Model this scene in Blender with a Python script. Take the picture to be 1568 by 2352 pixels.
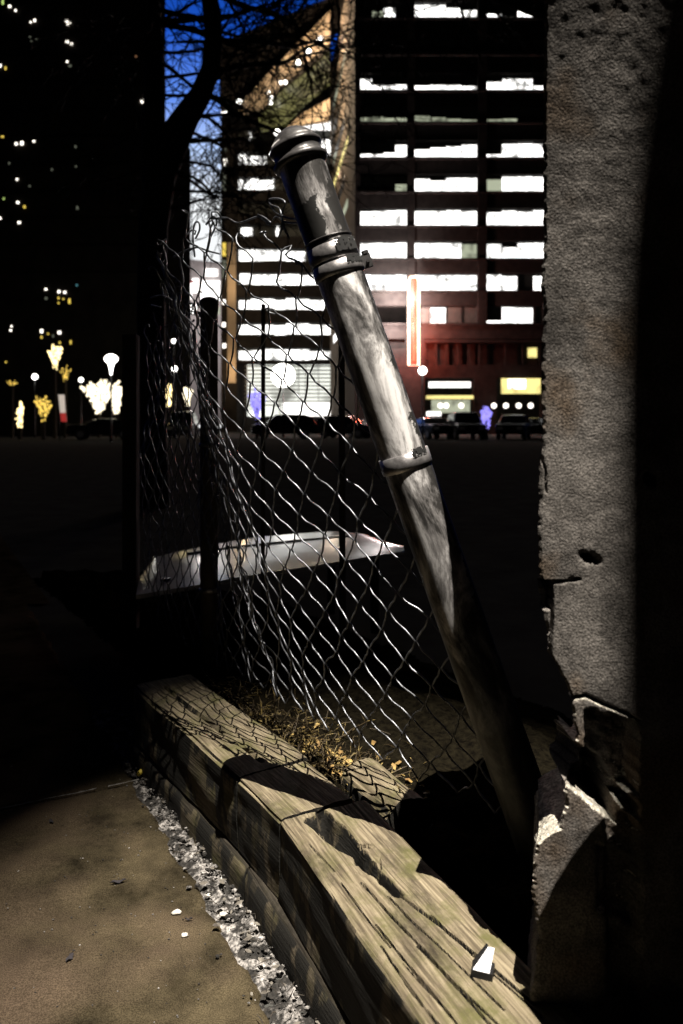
import bpy, math, random
from mathutils import Vector, Matrix, noise
R = math.radians
random.seed(7)
C = bpy.context.scene.collection
for o in list(bpy.data.objects): bpy.data.objects.remove(o)
sc = bpy.context.scene

# ------------------------------------------------------------------ camera
F, HC, HZ = 1710.0, 0.85, 980.0          # focal length and horizon in a 1568 px wide frame, eye height
cam_d = bpy.data.cameras.new('camera'); cam = bpy.data.objects.new('camera', cam_d); C.objects.link(cam)
cam.location = (0, 0, HC); cam.rotation_euler = (R(90), 0, 0)
cam_d.sensor_fit = 'HORIZONTAL'; cam_d.sensor_width = 24.0; cam_d.lens = 24.0 * F / 1568
cam_d.shift_y = -(1175.5 - HZ) / 1568
cam_d.clip_start = 0.05; cam_d.clip_end = 2000
cam_d.dof.use_dof = True; cam_d.dof.focus_distance = 1.28; cam_d.dof.aperture_fstop = 5.2
sc.camera = cam
def W(x, y, Y):                            # photo measurement -> world point at distance Y
    return Vector(((x - 784) / F * Y, Y, HC - (y - HZ) / F * Y))

# ------------------------------------------------------------------ world: late dusk, afterglow low in the sky
w = bpy.data.worlds.new('World'); sc.world = w; w.use_nodes = True
nt = w.node_tree; nt.nodes.clear()
geo = nt.nodes.new('ShaderNodeTexCoord')
dot = nt.nodes.new('ShaderNodeVectorMath'); dot.operation = 'DOT_PRODUCT'
az, el = R(-10), R(2)
dot.inputs[1].default_value = (math.sin(az) * math.cos(el), math.cos(az) * math.cos(el), math.sin(el))
ac = nt.nodes.new('ShaderNodeMath'); ac.operation = 'ARCCOSINE'
sca = nt.nodes.new('ShaderNodeMath'); sca.operation = 'MULTIPLY'; sca.inputs[1].default_value = 1 / R(90)
ramp = nt.nodes.new('ShaderNodeValToRGB'); cr = ramp.color_ramp
stops = [(0.0, (1, 1, 1)), (14.5 / 90, (.95, .98, 1)), (18 / 90, (.50, .66, 1)), (21.5 / 90, (.12, .28, .90)), (25.5 / 90, (.012, .09, .58)),
         (30.5 / 90, (.001, .035, .26)), (36 / 90, (.0, .012, .10)), (55 / 90, (.0014, .0016, .004)), (1.0, (.0012, .0013, .0012))]
cr.elements[0].position = 0; cr.elements[0].color = (*stops[0][1], 1)
cr.elements[1].position = 1; cr.elements[1].color = (*stops[-1][1], 1)
for p, c in stops[1:-1]:
    e = cr.elements.new(p); e.color = (*c, 1)
bg = nt.nodes.new('ShaderNodeBackground'); bg.inputs[1].default_value = 1.0
out = nt.nodes.new('ShaderNodeOutputWorld')
L = nt.links.new
L(geo.outputs['Generated'], dot.inputs[0]); L(dot.outputs['Value'], ac.inputs[0]); L(ac.outputs[0], sca.inputs[0])
L(sca.outputs[0], ramp.inputs[0]); L(ramp.outputs[0], bg.inputs[0]); L(bg.outputs[0], out.inputs[0])

# ------------------------------------------------------------------ the street lamp behind the photographer
LD = Vector((.115, -.292, 1)).normalized()
sp = bpy.data.lights.new('street_light', 'SPOT'); so = bpy.data.objects.new('street_light', sp); C.objects.link(so)
tgt = Vector((.17, 1.05, .42)); so.location = Vector((1.43, -2.70, 14.3))
so.rotation_euler = (tgt - so.location).to_track_quat('-Z', 'Y').to_euler()
sp.energy = 34000; sp.color = (1, .93, .82); sp.spot_size = R(7.3); sp.spot_blend = 1.0; sp.shadow_soft_size = .014

sc.view_settings.view_transform = 'Standard'; sc.view_settings.look = 'None'
sc.view_settings.exposure = 0; sc.view_settings.gamma = 1
sc.render.engine = 'CYCLES'; sc.cycles.max_bounces = 5; sc.cycles.diffuse_bounces = 1
sc.render.resolution_x = 683; sc.render.resolution_y = 1024

# ------------------------------------------------------------------ helpers
def link(name, me, mat=None, parent=None, loc=None, smooth=False):
    o = bpy.data.objects.new(name, me); C.objects.link(o)
    if mat is not None: me.materials.append(mat)
    if parent is not None: o.parent = parent
    if loc is not None: o.location = loc
    if smooth: me.polygons.foreach_set('use_smooth', [True] * len(me.polygons))
    return o
def tag(o, label=None, cat=None, group=None, kind=None):
    if label: o['label'] = label
    if cat: o['category'] = cat
    if group: o['group'] = group
    if kind: o['kind'] = kind
    return o
def empty(name, loc, label, cat, group=None, rz=0):
    o = bpy.data.objects.new(name, None); C.objects.link(o); o.location = loc; o.rotation_euler = (0, 0, rz)
    o.empty_display_size = .1
    return tag(o, label, cat, group)
class MB:
    def __init__(s): s.v = []; s.f = []
    def add(s, vs, fs):
        n = len(s.v); s.v += [tuple(v) for v in vs]; s.f += [tuple(i + n for i in f) for f in fs]
    def box(s, a, b):
        x0, y0, z0 = a; x1, y1, z1 = b
        s.add([(x0,y0,z0),(x1,y0,z0),(x1,y1,z0),(x0,y1,z0),(x0,y0,z1),(x1,y0,z1),(x1,y1,z1),(x0,y1,z1)],
              [(0,3,2,1),(4,5,6,7),(0,1,5,4),(1,2,6,5),(2,3,7,6),(3,0,4,7)])
    def quad(s, a, b, c, d): s.add([a, b, c, d], [(0, 1, 2, 3)])
    def prism(s, pts, off):                       # polygon swept by a vector
        n = len(pts); off = Vector(off); vs = [Vector(p) for p in pts]; vs += [p + off for p in vs]
        s.add(vs, [tuple(range(n - 1, -1, -1)), tuple(range(n, 2 * n))] + [(i, (i + 1) % n, n + (i + 1) % n, n + i) for i in range(n)])
    def tube(s, pts, rad, n=6, cap=True):
        pts = [Vector(p) for p in pts]; m = len(pts)
        if not hasattr(rad, '__len__'): rad = [rad] * m
        t0 = (pts[1] - pts[0]).normalized(); up = Vector((0, 0, 1)) if abs(t0.z) < .9 else Vector((1, 0, 0))
        a = t0.cross(up).normalized(); vs = []
        for i, p in enumerate(pts):
            t = (pts[min(i + 1, m - 1)] - pts[max(i - 1, 0)])
            t = t.normalized() if t.length > 1e-9 else t0
            a = (a - t * a.dot(t)); a = a.normalized() if a.length > 1e-6 else t.orthogonal().normalized()
            b = t.cross(a)
            for k in range(n):
                q = 2 * math.pi * k / n
                vs.append(p + (a * math.cos(q) + b * math.sin(q)) * rad[i])
        fs = [(i * n + k, i * n + (k + 1) % n, (i + 1) * n + (k + 1) % n, (i + 1) * n + k) for i in range(m - 1) for k in range(n)]
        if cap: fs += [tuple(range(n - 1, -1, -1)), tuple((m - 1) * n + k for k in range(n))]
        s.add(vs, fs)
    def lathe(s, prof, n=32, c=(0, 0, 0)):        # prof: (r, z)
        vs = [(c[0] + r * math.cos(2 * math.pi * k / n), c[1] + r * math.sin(2 * math.pi * k / n), c[2] + z) for r, z in prof for k in range(n)]
        m = len(prof)
        fs = [(i * n + k, i * n + (k + 1) % n, (i + 1) * n + (k + 1) % n, (i + 1) * n + k) for i in range(m - 1) for k in range(n)]
        fs += [tuple(range(n - 1, -1, -1)), tuple((m - 1) * n + k for k in range(n))]
        s.add(vs, fs)
    def blob(s, c, r, seed=0, j=.3, sq=(1, 1, 1), n=6, m=4):
        rnd = random.Random(seed); vs = []
        vs.append((c[0], c[1], c[2] - r * sq[2]))
        for i in range(1, m):
            ph = math.pi * i / m - math.pi / 2
            for k in range(n):
                q = 2 * math.pi * k / n; rr = r * (1 + rnd.uniform(-j, j))
                vs.append((c[0] + rr * math.cos(ph) * math.cos(q) * sq[0], c[1] + rr * math.cos(ph) * math.sin(q) * sq[1], c[2] + rr * math.sin(ph) * sq[2]))
        vs.append((c[0], c[1], c[2] + r * sq[2])); t = len(vs) - 1
        fs = [(0, 1 + (k + 1) % n, 1 + k) for k in range(n)]
        for i in range(m - 2): fs += [(1 + i * n + k, 1 + i * n + (k + 1) % n, 1 + (i + 1) * n + (k + 1) % n, 1 + (i + 1) * n + k) for k in range(n)]
        fs += [(1 + (m - 2) * n + k, 1 + (m - 2) * n + (k + 1) % n, t) for k in range(n)]
        s.add(vs, fs)
    def build(s, name, mat=None, parent=None, smooth=False, loc=None):
        me = bpy.data.meshes.new(name); me.from_pydata(s.v, [], s.f); me.update()
        return link(name, me, mat, parent, loc, smooth)
def fbm(p, o=4): return noise.fractal(p, 1.0, 2.0, o)

# ------------------------------------------------------------------ materials
def new_mat(name):
    m = bpy.data.materials.new(name); m.use_nodes = True; n = m.node_tree.nodes
    return m, m.node_tree, n['Principled BSDF']
def mat(name, col, rough=.8, metal=0, col2=None, scale=8, stretch=(1, 1, 1), bump=0, bscale=60, bdist=.002, spec=.4, col3=None, scale3=3, det=8, lo=.35, hi=.65, speck=None):
    m, t, b = new_mat(name); N = t.nodes.new; K = t.links.new
    b.inputs['Roughness'].default_value = rough; b.inputs['Metallic'].default_value = metal
    b.inputs['Specular IOR Level'].default_value = spec
    tc = N('ShaderNodeTexCoord'); mp = N('ShaderNodeMapping'); mp.inputs['Scale'].default_value = stretch
    K(tc.outputs['Object'], mp.inputs[0])
    b.inputs['Base Color'].default_value = (*col, 1)
    if col2:
        nz = N('ShaderNodeTexNoise'); nz.inputs['Scale'].default_value = scale; nz.inputs['Detail'].default_value = det; nz.inputs['Roughness'].default_value = .65
        K(mp.outputs[0], nz.inputs[0])
        r = N('ShaderNodeValToRGB'); r.color_ramp.elements[0].position = lo; r.color_ramp.elements[1].position = hi
        r.color_ramp.elements[0].color = (*col, 1); r.color_ramp.elements[1].color = (*col2, 1)
        K(nz.outputs[0], r.inputs[0]); last = r.outputs[0]
        if col3:
            n3 = N('ShaderNodeTexNoise'); n3.inputs['Scale'].default_value = scale3; n3.inputs['Detail'].default_value = 5
            K(tc.outputs['Object'], n3.inputs[0])
            r3 = N('ShaderNodeValToRGB'); r3.color_ramp.elements[0].position = .5; r3.color_ramp.elements[1].position = .66
            K(n3.outputs[0], r3.inputs[0])
            mx = N('ShaderNodeMix'); mx.data_type = 'RGBA'; K(r3.outputs[0], mx.inputs[0]); K(last, mx.inputs[6]); mx.inputs[7].default_value = (*col3, 1)
            last = mx.outputs[2]
        if speck:
            ns = N('ShaderNodeTexNoise'); ns.inputs['Scale'].default_value = speck[0]; ns.inputs['Detail'].default_value = 3; K(tc.outputs['Object'], ns.inputs[0])
            mr = N('ShaderNodeMapRange'); mr.inputs[1].default_value = .38; mr.inputs[2].default_value = .62; mr.inputs[3].default_value = speck[1]; mr.inputs[4].default_value = speck[2]; K(ns.outputs[0], mr.inputs[0])
            vm = N('ShaderNodeVectorMath'); vm.operation = 'SCALE'; K(last, vm.inputs[0]); K(mr.outputs[0], vm.inputs['Scale']); last = vm.outputs[0]
        K(last, b.inputs['Base Color'])
    if bump:
        nb = N('ShaderNodeTexNoise'); nb.inputs['Scale'].default_value = bscale; nb.inputs['Detail'].default_value = 6
        K(mp.outputs[0], nb.inputs[0]); bp = N('ShaderNodeBump'); bp.inputs['Strength'].default_value = bump; bp.inputs['Distance'].default_value = bdist
        K(nb.outputs[0], bp.inputs['Height']); K(bp.outputs[0], b.inputs['Normal'])
    return m
def matte(m):
    b = m.node_tree.nodes['Principled BSDF']; b.inputs['IOR'].default_value = 1.0; b.inputs['Specular IOR Level'].default_value = 0; return m
def emit(name, col, s, vary=0, scale=1.0):
    m, t, b = new_mat(name); b.inputs['Base Color'].default_value = (.02, .02, .02, 1); b.inputs['Roughness'].default_value = .4
    b.inputs['Emission Color'].default_value = (*col, 1); b.inputs['Emission Strength'].default_value = s
    if vary:                                        # uneven room lighting behind the glass
        N = t.nodes.new; K = t.links.new; tc = N('ShaderNodeTexCoord'); nz = N('ShaderNodeTexNoise'); nz.inputs['Scale'].default_value = scale
        K(tc.outputs['Object'], nz.inputs[0]); mr = N('ShaderNodeMapRange'); mr.inputs[1].default_value = .30; mr.inputs[2].default_value = .52
        mr.inputs[3].default_value = s * (1 - vary); mr.inputs[4].default_value = s; K(nz.outputs[0], mr.inputs[0]); K(mr.outputs[0], b.inputs['Emission Strength'])
    return m
def wood(name, a, b_, moss, dark):
    m, t, b = new_mat(name); N = t.nodes.new; K = t.links.new
    tc = N('ShaderNodeTexCoord'); mp = N('ShaderNodeMapping'); mp.inputs['Scale'].default_value = (2.6, 52, 52)
    K(tc.outputs['Object'], mp.inputs[0])
    n1 = N('ShaderNodeTexNoise'); n1.inputs['Scale'].default_value = 4; n1.inputs['Detail'].default_value = 9; n1.inputs['Distortion'].default_value = .6; K(mp.outputs[0], n1.inputs[0])
    r1 = N('ShaderNodeValToRGB'); e = r1.color_ramp.elements; e[0].position = .30; e[0].color = (*dark, 1); e[1].position = .72; e[1].color = (*b_, 1)
    q = e.new(.45); q.color = (*a, 1)
    K(n1.outputs[0], r1.inputs[0])
    n2 = N('ShaderNodeTexNoise'); n2.inputs['Scale'].default_value = 11; n2.inputs['Detail'].default_value = 8; n2.inputs['Roughness'].default_value = .7; K(tc.outputs['Object'], n2.inputs[0])
    r2 = N('ShaderNodeValToRGB'); r2.color_ramp.elements[0].position = .47; r2.color_ramp.elements[1].position = .64; K(n2.outputs[0], r2.inputs[0])
    mx = N('ShaderNodeMix'); mx.data_type = 'RGBA'; K(r2.outputs[0], mx.inputs[0]); K(r1.outputs[0], mx.inputs[6]); mx.inputs[7].default_value = (*moss, 1)
    n3 = N('ShaderNodeTexNoise'); n3.inputs['Scale'].default_value = 5; n3.inputs['Detail'].default_value = 9; n3.inputs['Roughness'].default_value = .75
    mp3 = N('ShaderNodeMapping'); mp3.inputs['Scale'].default_value = (1, 2.4, 2.4); mp3.inputs['Location'].default_value = (3.1, 1.7, .4)
    K(tc.outputs['Object'], mp3.inputs[0]); K(mp3.outputs[0], n3.inputs[0])
    r3 = N('ShaderNodeValToRGB'); r3.color_ramp.elements[0].position = .50; r3.color_ramp.elements[1].position = .68; K(n3.outputs[0], r3.inputs[0])
    m2 = N('ShaderNodeMix'); m2.data_type = 'RGBA'; K(r3.outputs[0], m2.inputs[0]); K(mx.outputs[2], m2.inputs[6]); m2.inputs[7].default_value = (dark[0] * .6, dark[1] * .6, dark[2] * .6, 1)
    K(m2.outputs[2], b.inputs['Base Color'])
    b.inputs['Roughness'].default_value = .85; b.inputs['Specular IOR Level'].default_value = .25
    bp = N('ShaderNodeBump'); bp.inputs['Strength'].default_value = .9; bp.inputs['Distance'].default_value = .0016
    K(n1.outputs[0], bp.inputs['Height']); bp2 = N('ShaderNodeBump'); bp2.inputs['Strength'].default_value = .5; bp2.inputs['Distance'].default_value = .001
    n4 = N('ShaderNodeTexNoise'); n4.inputs['Scale'].default_value = 260; K(tc.outputs['Object'], n4.inputs[0]); K(n4.outputs[0], bp2.inputs['Height'])
    K(bp.outputs[0], bp2.inputs['Normal']); K(bp2.outputs[0], b.inputs['Normal'])
    return m
M = {}
M['wood'] = wood('weathered_wood', (.12, .096, .062), (.27, .225, .15), (.085, .08, .03), (.045, .035, .022))
def coated():                        # old near black coating flaking off the sides; its darkness also stands in for shade
    m = wood('flaking_coated_shaded_wood', (.085, .068, .046), (.14, .115, .08), (.06, .055, .022), (.03, .025, .016)); t = m.node_tree; N = t.nodes.new; K = t.links.new
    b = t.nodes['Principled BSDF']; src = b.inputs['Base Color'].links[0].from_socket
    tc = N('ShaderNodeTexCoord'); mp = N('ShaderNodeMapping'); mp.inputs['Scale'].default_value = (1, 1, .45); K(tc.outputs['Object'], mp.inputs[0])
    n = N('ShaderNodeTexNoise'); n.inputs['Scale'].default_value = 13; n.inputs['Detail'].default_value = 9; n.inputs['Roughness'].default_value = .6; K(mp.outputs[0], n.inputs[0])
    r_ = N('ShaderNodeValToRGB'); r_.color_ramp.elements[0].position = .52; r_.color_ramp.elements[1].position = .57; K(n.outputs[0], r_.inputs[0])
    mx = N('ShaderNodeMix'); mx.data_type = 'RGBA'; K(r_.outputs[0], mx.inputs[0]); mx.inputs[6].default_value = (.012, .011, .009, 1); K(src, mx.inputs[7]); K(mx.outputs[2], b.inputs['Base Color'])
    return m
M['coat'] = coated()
M['wood_dark'] = wood('stained_wood', (.030, .025, .018), (.06, .05, .038), (.025, .022, .012), (.010, .008, .006))
M['walk'] = mat('sidewalk_concrete', (.017, .014, .009), .92, col2=(.072, .057, .034), speck=(520, .6, 1.4), spec=.15, scale=9, det=12, bump=.5, bscale=260, bdist=.0012, col3=(.09, .065, .045), scale3=2.2)
M['joint'] = mat('mortar', (.12, .11, .10), .95, col2=(.32, .30, .28), scale=90, bump=1, bscale=150, bdist=.004)
M['gravel'] = mat('pale_rubble', (.018, .016, .014), .9, col2=(.30, .28, .265), lo=.47, hi=.62, scale=36, speck=(200, .4, 1.6), det=12, bump=1, bscale=180, bdist=.003)
M['soil'] = mat('soil', (.003, .0025, .002), 1, col2=(.012, .010, .006), spec=.03, scale=60, bump=1, bscale=120, bdist=.006)
M['asphalt'] = mat('asphalt', (.045, .045, .042), .95, col2=(.07, .07, .065), scale=3, bump=.4, bscale=90, bdist=.004, spec=.03)
M['grass'] = mat('dry_grass', (.04, .026, .010), .7, col2=(.42, .31, .10), scale=45, lo=.50, hi=.74)
M['leaf'] = mat('dead_leaf', (.14, .07, .025), .7, col2=(.45, .32, .10), scale=30)
M['wire'] = mat('galvanised_wire', (.04, .04, .042), .42, .75, col2=(.28, .29, .32), scale=70, bump=.4, bscale=400, bdist=.0006)
M['rustpost'] = mat('dark_painted_post', (.03, .028, .025), .7, .2, col2=(.09, .07, .055), scale=20, bump=.4)
M['bark'] = mat('bark', (.02, .017, .014), .95, col2=(.05, .04, .03), scale=20, stretch=(1, 1, .2), bump=.8, bscale=15, bdist=.02)
M['dark'] = mat('dark_cladding', (.025, .022, .02), .85, col2=(.04, .035, .03), scale=.6)
M['bldg'] = mat('brown_brick', (.022, .019, .018), .85, col2=(.037, .032, .029), scale=1.3)
M['beige'] = mat('beige_render', (.42, .32, .22), .85, col2=(.5, .39, .28), scale=.8)
M['pale'] = mat('pale_render', (.45, .42, .42), .85, col2=(.6, .56, .56), scale=.5)
M['black'] = mat('black_metal', (.015, .015, .016), .4, .3)
M['rubber'] = mat('rubber', (.012, .012, .012), .85)
M['glass'] = mat('dark_glass', (.01, .012, .014), .06, spec=.8)
M['blind'] = mat('closed_blind', (.05, .05, .045), .8, col2=(.08, .08, .07), scale=2)
M['win'] = emit('lit_window', (1, .97, .93), 2.6, .45, .35)
M['win_bright'] = emit('bright_window', (1, .985, .95), 3.2, .82, .9)
M['win_dim'] = emit('dim_window', (.80, .86, .62), .55, .8, .9)
M['win_warm'] = emit('warm_window', (1, .84, .30), 1.3, .6, .6)
M['wwhite'] = emit('white_glow', (1, .93, .82), 3.0)
M['wyel'] = emit('yellow_glow', (1, .72, .12), 1.0)
M['wgrn'] = emit('green_glow', (.65, .9, .25), 1.0)
M['wdim'] = emit('faint_glow', (.75, .8, .6), .14)
M['worg'] = emit('orange_faint_glow', (1, .5, .25), .25)
M['wcyan'] = emit('cyan_glow', (.25, .75, .85), .3)
M['globe'] = emit('lamp_globe', (1, .97, .9), 8)
M['bulbs'] = emit('string_bulbs', (1, .78, .36), 3.0)
M['bulbs_yel'] = emit('yellow_bulbs', (1, .66, .12), 1.4)
M['bulbs_white'] = emit('white_bulbs', (1, .88, .62), 2.4)
M['bulbs_vio'] = emit('violet_bulbs', (.30, .26, 1), 1.5)
M['neon_r'] = emit('red_neon', (1, .12, .06), 3.2)
M['neon_y'] = emit('pale_neon', (1, .72, .5), 4.5)

for k_ in ('asphalt', 'soil', 'walk', 'bldg', 'dark'): matte(M[k_])
# galvanised pipe: mottled zinc, peeling black paint in sleeves near the top (local z runs along the pipe)
def pipe_mat():
    m, t, b = new_mat('weathered_pipe'); N = t.nodes.new; K = t.links.new
    tc = N('ShaderNodeTexCoord'); mp = N('ShaderNodeMapping'); mp.inputs['Scale'].default_value = (1, 1, .34); K(tc.outputs['Object'], mp.inputs[0])
    n1 = N('ShaderNodeTexNoise'); n1.inputs['Scale'].default_value = 17; n1.inputs['Detail'].default_value = 9; n1.inputs['Roughness'].default_value = .7; n1.inputs['Distortion'].default_value = .5
    K(mp.outputs[0], n1.inputs[0])
    r = N('ShaderNodeValToRGB'); e = r.color_ramp.elements; e[0].position = .44; e[0].color = (.05, .047, .045, 1); e[1].position = .60; e[1].color = (.95, .92, .91, 1)
    q = e.new(.515); q.color = (.30, .285, .28, 1); K(n1.outputs[0], r.inputs[0])
    sep = N('ShaderNodeSeparateXYZ'); K(tc.outputs['Object'], sep.inputs[0])
    n2 = N('ShaderNodeTexNoise'); n2.inputs['Scale'].default_value = 30; n2.inputs['Detail'].default_value = 10; n2.inputs['Roughness'].default_value = .72; K(tc.outputs['Object'], n2.inputs[0])
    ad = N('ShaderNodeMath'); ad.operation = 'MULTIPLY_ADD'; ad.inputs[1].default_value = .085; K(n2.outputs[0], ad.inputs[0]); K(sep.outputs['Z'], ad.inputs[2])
    def band(lo, hi):
        a = N('ShaderNodeMath'); a.operation = 'GREATER_THAN'; a.inputs[1].default_value = lo; K(ad.outputs[0], a.inputs[0])
        c = N('ShaderNodeMath'); c.operation = 'LESS_THAN'; c.inputs[1].default_value = hi; K(ad.outputs[0], c.inputs[0])
        x = N('ShaderNodeMath'); x.operation = 'MULTIPLY'; K(a.outputs[0], x.inputs[0]); K(c.outputs[0], x.inputs[1]); return x
    b1 = band(1.125, 1.245)
    mpx = N('ShaderNodeMath'); mpx.operation = 'MULTIPLY_ADD'; mpx.inputs[1].default_value = .055; mpx.inputs[2].default_value = -.0275; K(n2.outputs[0], mpx.inputs[0])
    sx = N('ShaderNodeMath'); sx.operation = 'ADD'; K(sep.outputs['X'], sx.inputs[0]); K(mpx.outputs[0], sx.inputs[1])
    l1 = N('ShaderNodeMath'); l1.operation = 'LESS_THAN'; l1.inputs[1].default_value = .002; K(sx.outputs[0], l1.inputs[0])
    l2 = N('ShaderNodeMath'); l2.operation = 'GREATER_THAN'; l2.inputs[1].default_value = .018; K(sx.outputs[0], l2.inputs[0])
    lo_ = N('ShaderNodeMath'); lo_.operation = 'MAXIMUM'; K(l1.outputs[0], lo_.inputs[0]); K(l2.outputs[0], lo_.inputs[1])
    pm = N('ShaderNodeMath'); pm.operation = 'MULTIPLY'; K(b1.outputs[0], pm.inputs[0]); K(lo_.outputs[0], pm.inputs[1])
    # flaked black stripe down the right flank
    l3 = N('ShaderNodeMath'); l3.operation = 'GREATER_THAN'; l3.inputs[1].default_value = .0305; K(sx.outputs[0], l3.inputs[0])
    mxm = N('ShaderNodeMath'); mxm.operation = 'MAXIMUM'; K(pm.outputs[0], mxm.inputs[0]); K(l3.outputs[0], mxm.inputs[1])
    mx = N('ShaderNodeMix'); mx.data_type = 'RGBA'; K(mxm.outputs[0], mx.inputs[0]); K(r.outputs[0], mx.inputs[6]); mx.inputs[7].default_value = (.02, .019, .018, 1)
    gr = N('ShaderNodeMapRange'); gr.inputs[1].default_value = .42; gr.inputs[2].default_value = .80; gr.inputs[3].default_value = .06; gr.inputs[4].default_value = 1; K(ad.outputs[0], gr.inputs[0])   # shade on the lower pipe painted in, colour darkening towards the foot
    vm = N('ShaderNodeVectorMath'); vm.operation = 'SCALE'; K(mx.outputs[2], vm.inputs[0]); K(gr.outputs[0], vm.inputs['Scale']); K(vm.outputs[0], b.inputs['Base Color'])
    mt = N('ShaderNodeMapRange'); mt.inputs[3].default_value = .45; mt.inputs[4].default_value = 0; K(mxm.outputs[0], mt.inputs[0]); K(mt.outputs[0], b.inputs['Metallic'])
    rr = N('ShaderNodeMapRange'); rr.inputs[3].default_value = .34; rr.inputs[4].default_value = .50; K(n1.outputs[0], rr.inputs[0]); K(rr.outputs[0], b.inputs['Roughness'])
    bp = N('ShaderNodeBump'); bp.inputs['Strength'].default_value = .6; bp.inputs['Distance'].default_value = .0012; K(n2.outputs[0], bp.inputs['Height']); K(bp.outputs[0], b.inputs['Normal'])
    return m
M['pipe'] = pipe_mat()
M['band'] = mat('band_steel', (.20, .19, .19), .38, .8, col2=(.5, .48, .48), scale=45, bump=.4, bscale=150, bdist=.001)
M['cap'] = mat('dark_cap_paint', (.03, .028, .028), .38, .4, col2=(.10, .095, .095), scale=35, bump=.5, bscale=120, bdist=.0012)
M['concrete'] = mat('rough_concrete', (.055, .050, .046), .92, col2=(.165, .150, .138), scale=16, bump=.9, bscale=380, bdist=.0013, spec=.1, speck=(420, .55, 1.4), col3=(.09, .065, .045), scale3=9, det=6)
M['fresh'] = mat('fresh_broken_concrete', (.20, .18, .15), .9, col2=(.62, .58, .49), scale=70, bump=1, bscale=170, bdist=.006, det=12, speck=(240, .5, 1.3))
M['panel'] = mat('white_enamel', (.55, .55, .56), .16, col2=(.66, .64, .64), scale=5, bump=.12, bscale=4, bdist=.02, spec=.7)

# ------------------------------------------------------------------ ground
g = MB(); g.quad((-700, -60, -.012), (700, -60, -.012), (700, 900, -.012), (-700, 900, -.012))
tag(g.build('ground', M['asphalt']), kind='structure')
TD = Vector((.555, -.832, 0)).normalized()          # along the timbers, towards the camera
def sheet(name, x0, x1, y0, y1, st, fz, m, keep=None):
    nx = int((x1 - x0) / st) + 1; ny = int((y1 - y0) / st) + 1; vs = []; fs = []
    for j in range(ny):
        for i in range(nx):
            x = x0 + i * st; y = y0 + j * st; vs.append((x, y, fz(x, y)))
    for j in range(ny - 1):
        for i in range(nx - 1):
            x = x0 + (i + .5) * st; y = y0 + (j + .5) * st
            if keep is None or keep(x, y): fs.append((j * nx + i, j * nx + i + 1, (j + 1) * nx + i + 1, (j + 1) * nx + i))
    b = MB(); b.add(vs, fs); return b.build(name, m, smooth=True)
def foot_x(y): return -.579 + (2.047 - y) * .5654      # foot line of the timbers
def joint_y(x): return 1.652 + (x + .757) * .505
def walk_z(x, y):
    z = .0 + .003 * fbm(Vector((x * 2, y * 2, 0))) + .0008 * noise.noise(Vector((x * 60, y * 60, 1)))
    d = abs(y - joint_y(x) - .006 * noise.noise(Vector((x * 14, 0, 3)))); z -= .012 * math.exp(-(d / .006) ** 2)
    e = foot_x(y) - .075 + .030 * noise.noise(Vector((y * 9, 1, 0))) + .014 * noise.noise(Vector((y * 33, 4, 0)))
    if x > e: z -= min(.02, (x - e) * 1.2)
    for (sx, sy, sr) in ((-.33, 1.27, .012), (-.30, 1.4, .009), (-.39, 1.16, .014)):
        z -= .003 * math.exp(-((x - sx) ** 2 + (y - sy) ** 2) / sr ** 2)
    return z
tag(sheet('sidewalk', -1.9, .35, .7, 3.6, .008, walk_z, M['walk'], lambda x, y: x < foot_x(y) + .05), kind='structure')
b = MB(); vs = []; rnd = random.Random(8); xs = [-1.6 + .006 * i for i in range(200)]
for k in (0, 1):
    for x in xs:
        if x > foot_x(joint_y(x)) - .05: break
        vs.append((x, joint_y(x) + .006 * noise.noise(Vector((x * 14, 0, 3))) + (k - .5) * (.004 + .005 * noise.noise(Vector((x * 40, k * 5, 0)))) + .05 * 0, .0035 + .0015 * noise.noise(Vector((x * 90, k, 0)))))
m_ = len(vs) // 2
b.add(vs, [(i, i + 1, m_ + i + 1, m_ + i) for i in range(m_ - 1) if noise.noise(Vector((xs[i] * 22, 3, 3))) > -.25]); o = b.build('pavement_joint', mat('joint_grit', (.12, .11, .10), .9, col2=(.36, .34, .32), scale=80)); tag(o, kind='structure')
far = MB(); far.quad((-1.9, 3.6, -.004), (foot_x(3.6) + .05, 3.6, -.004), (foot_x(9) + .05, 9, -.004), (-6, 9, -.004)); tag(far.build('sidewalk_beyond', M['walk']), kind='structure')
# mortar and rubble washed into the gap along the timbers
def rub_z(x, y):
    c = x - (foot_x(y) - .032); n = fbm(Vector((x * 40, y * 40, 0)), 5)
    return -.006 + .009 * n + .004 * noise.noise(Vector((x * 120, y * 120, 2))) - .20 * max(0, -c - .02 + .02 * noise.noise(Vector((y * 14, 9, 0))))
tag(sheet('rubble_strip', -.85, .36, .75, 2.25, .0045, rub_z, M['gravel'], lambda x, y: foot_x(y) - .12 < x < foot_x(y) + .03), 'pale broken mortar and grit along the foot of the timbers', 'rubble', kind='stuff')
b = MB(); rnd = random.Random(3)
for i in range(520):
    y = rnd.uniform(.8, 2.1); x = foot_x(y) - abs(rnd.gauss(.0, .035)) - .005
    r = rnd.choice((.0011, .0014, .002, .002, .003, .005)); b.blob((x, y, .004 + r * .3), r, i, .35, (1.3, 1, .6), 5, 3)
tag(b.build('grit', M['gravel']), 'loose pale grit and crumbs scattered along the timber foot', 'grit', kind='stuff')
b = MB()
for i in range(260):
    y = rnd.uniform(.85, 2.0); x = foot_x(y) - .11 - abs(rnd.gauss(0, .22)); r = rnd.uniform(.0006, .0016)
    b.blob((x, y, .0015), r, i, .35, (1.3, 1, .5), 5, 3)
tag(b.build('sand_grains', M['gravel']), 'tiny grains of sand strewn over the sidewalk slab', 'grains', kind='stuff')
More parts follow.
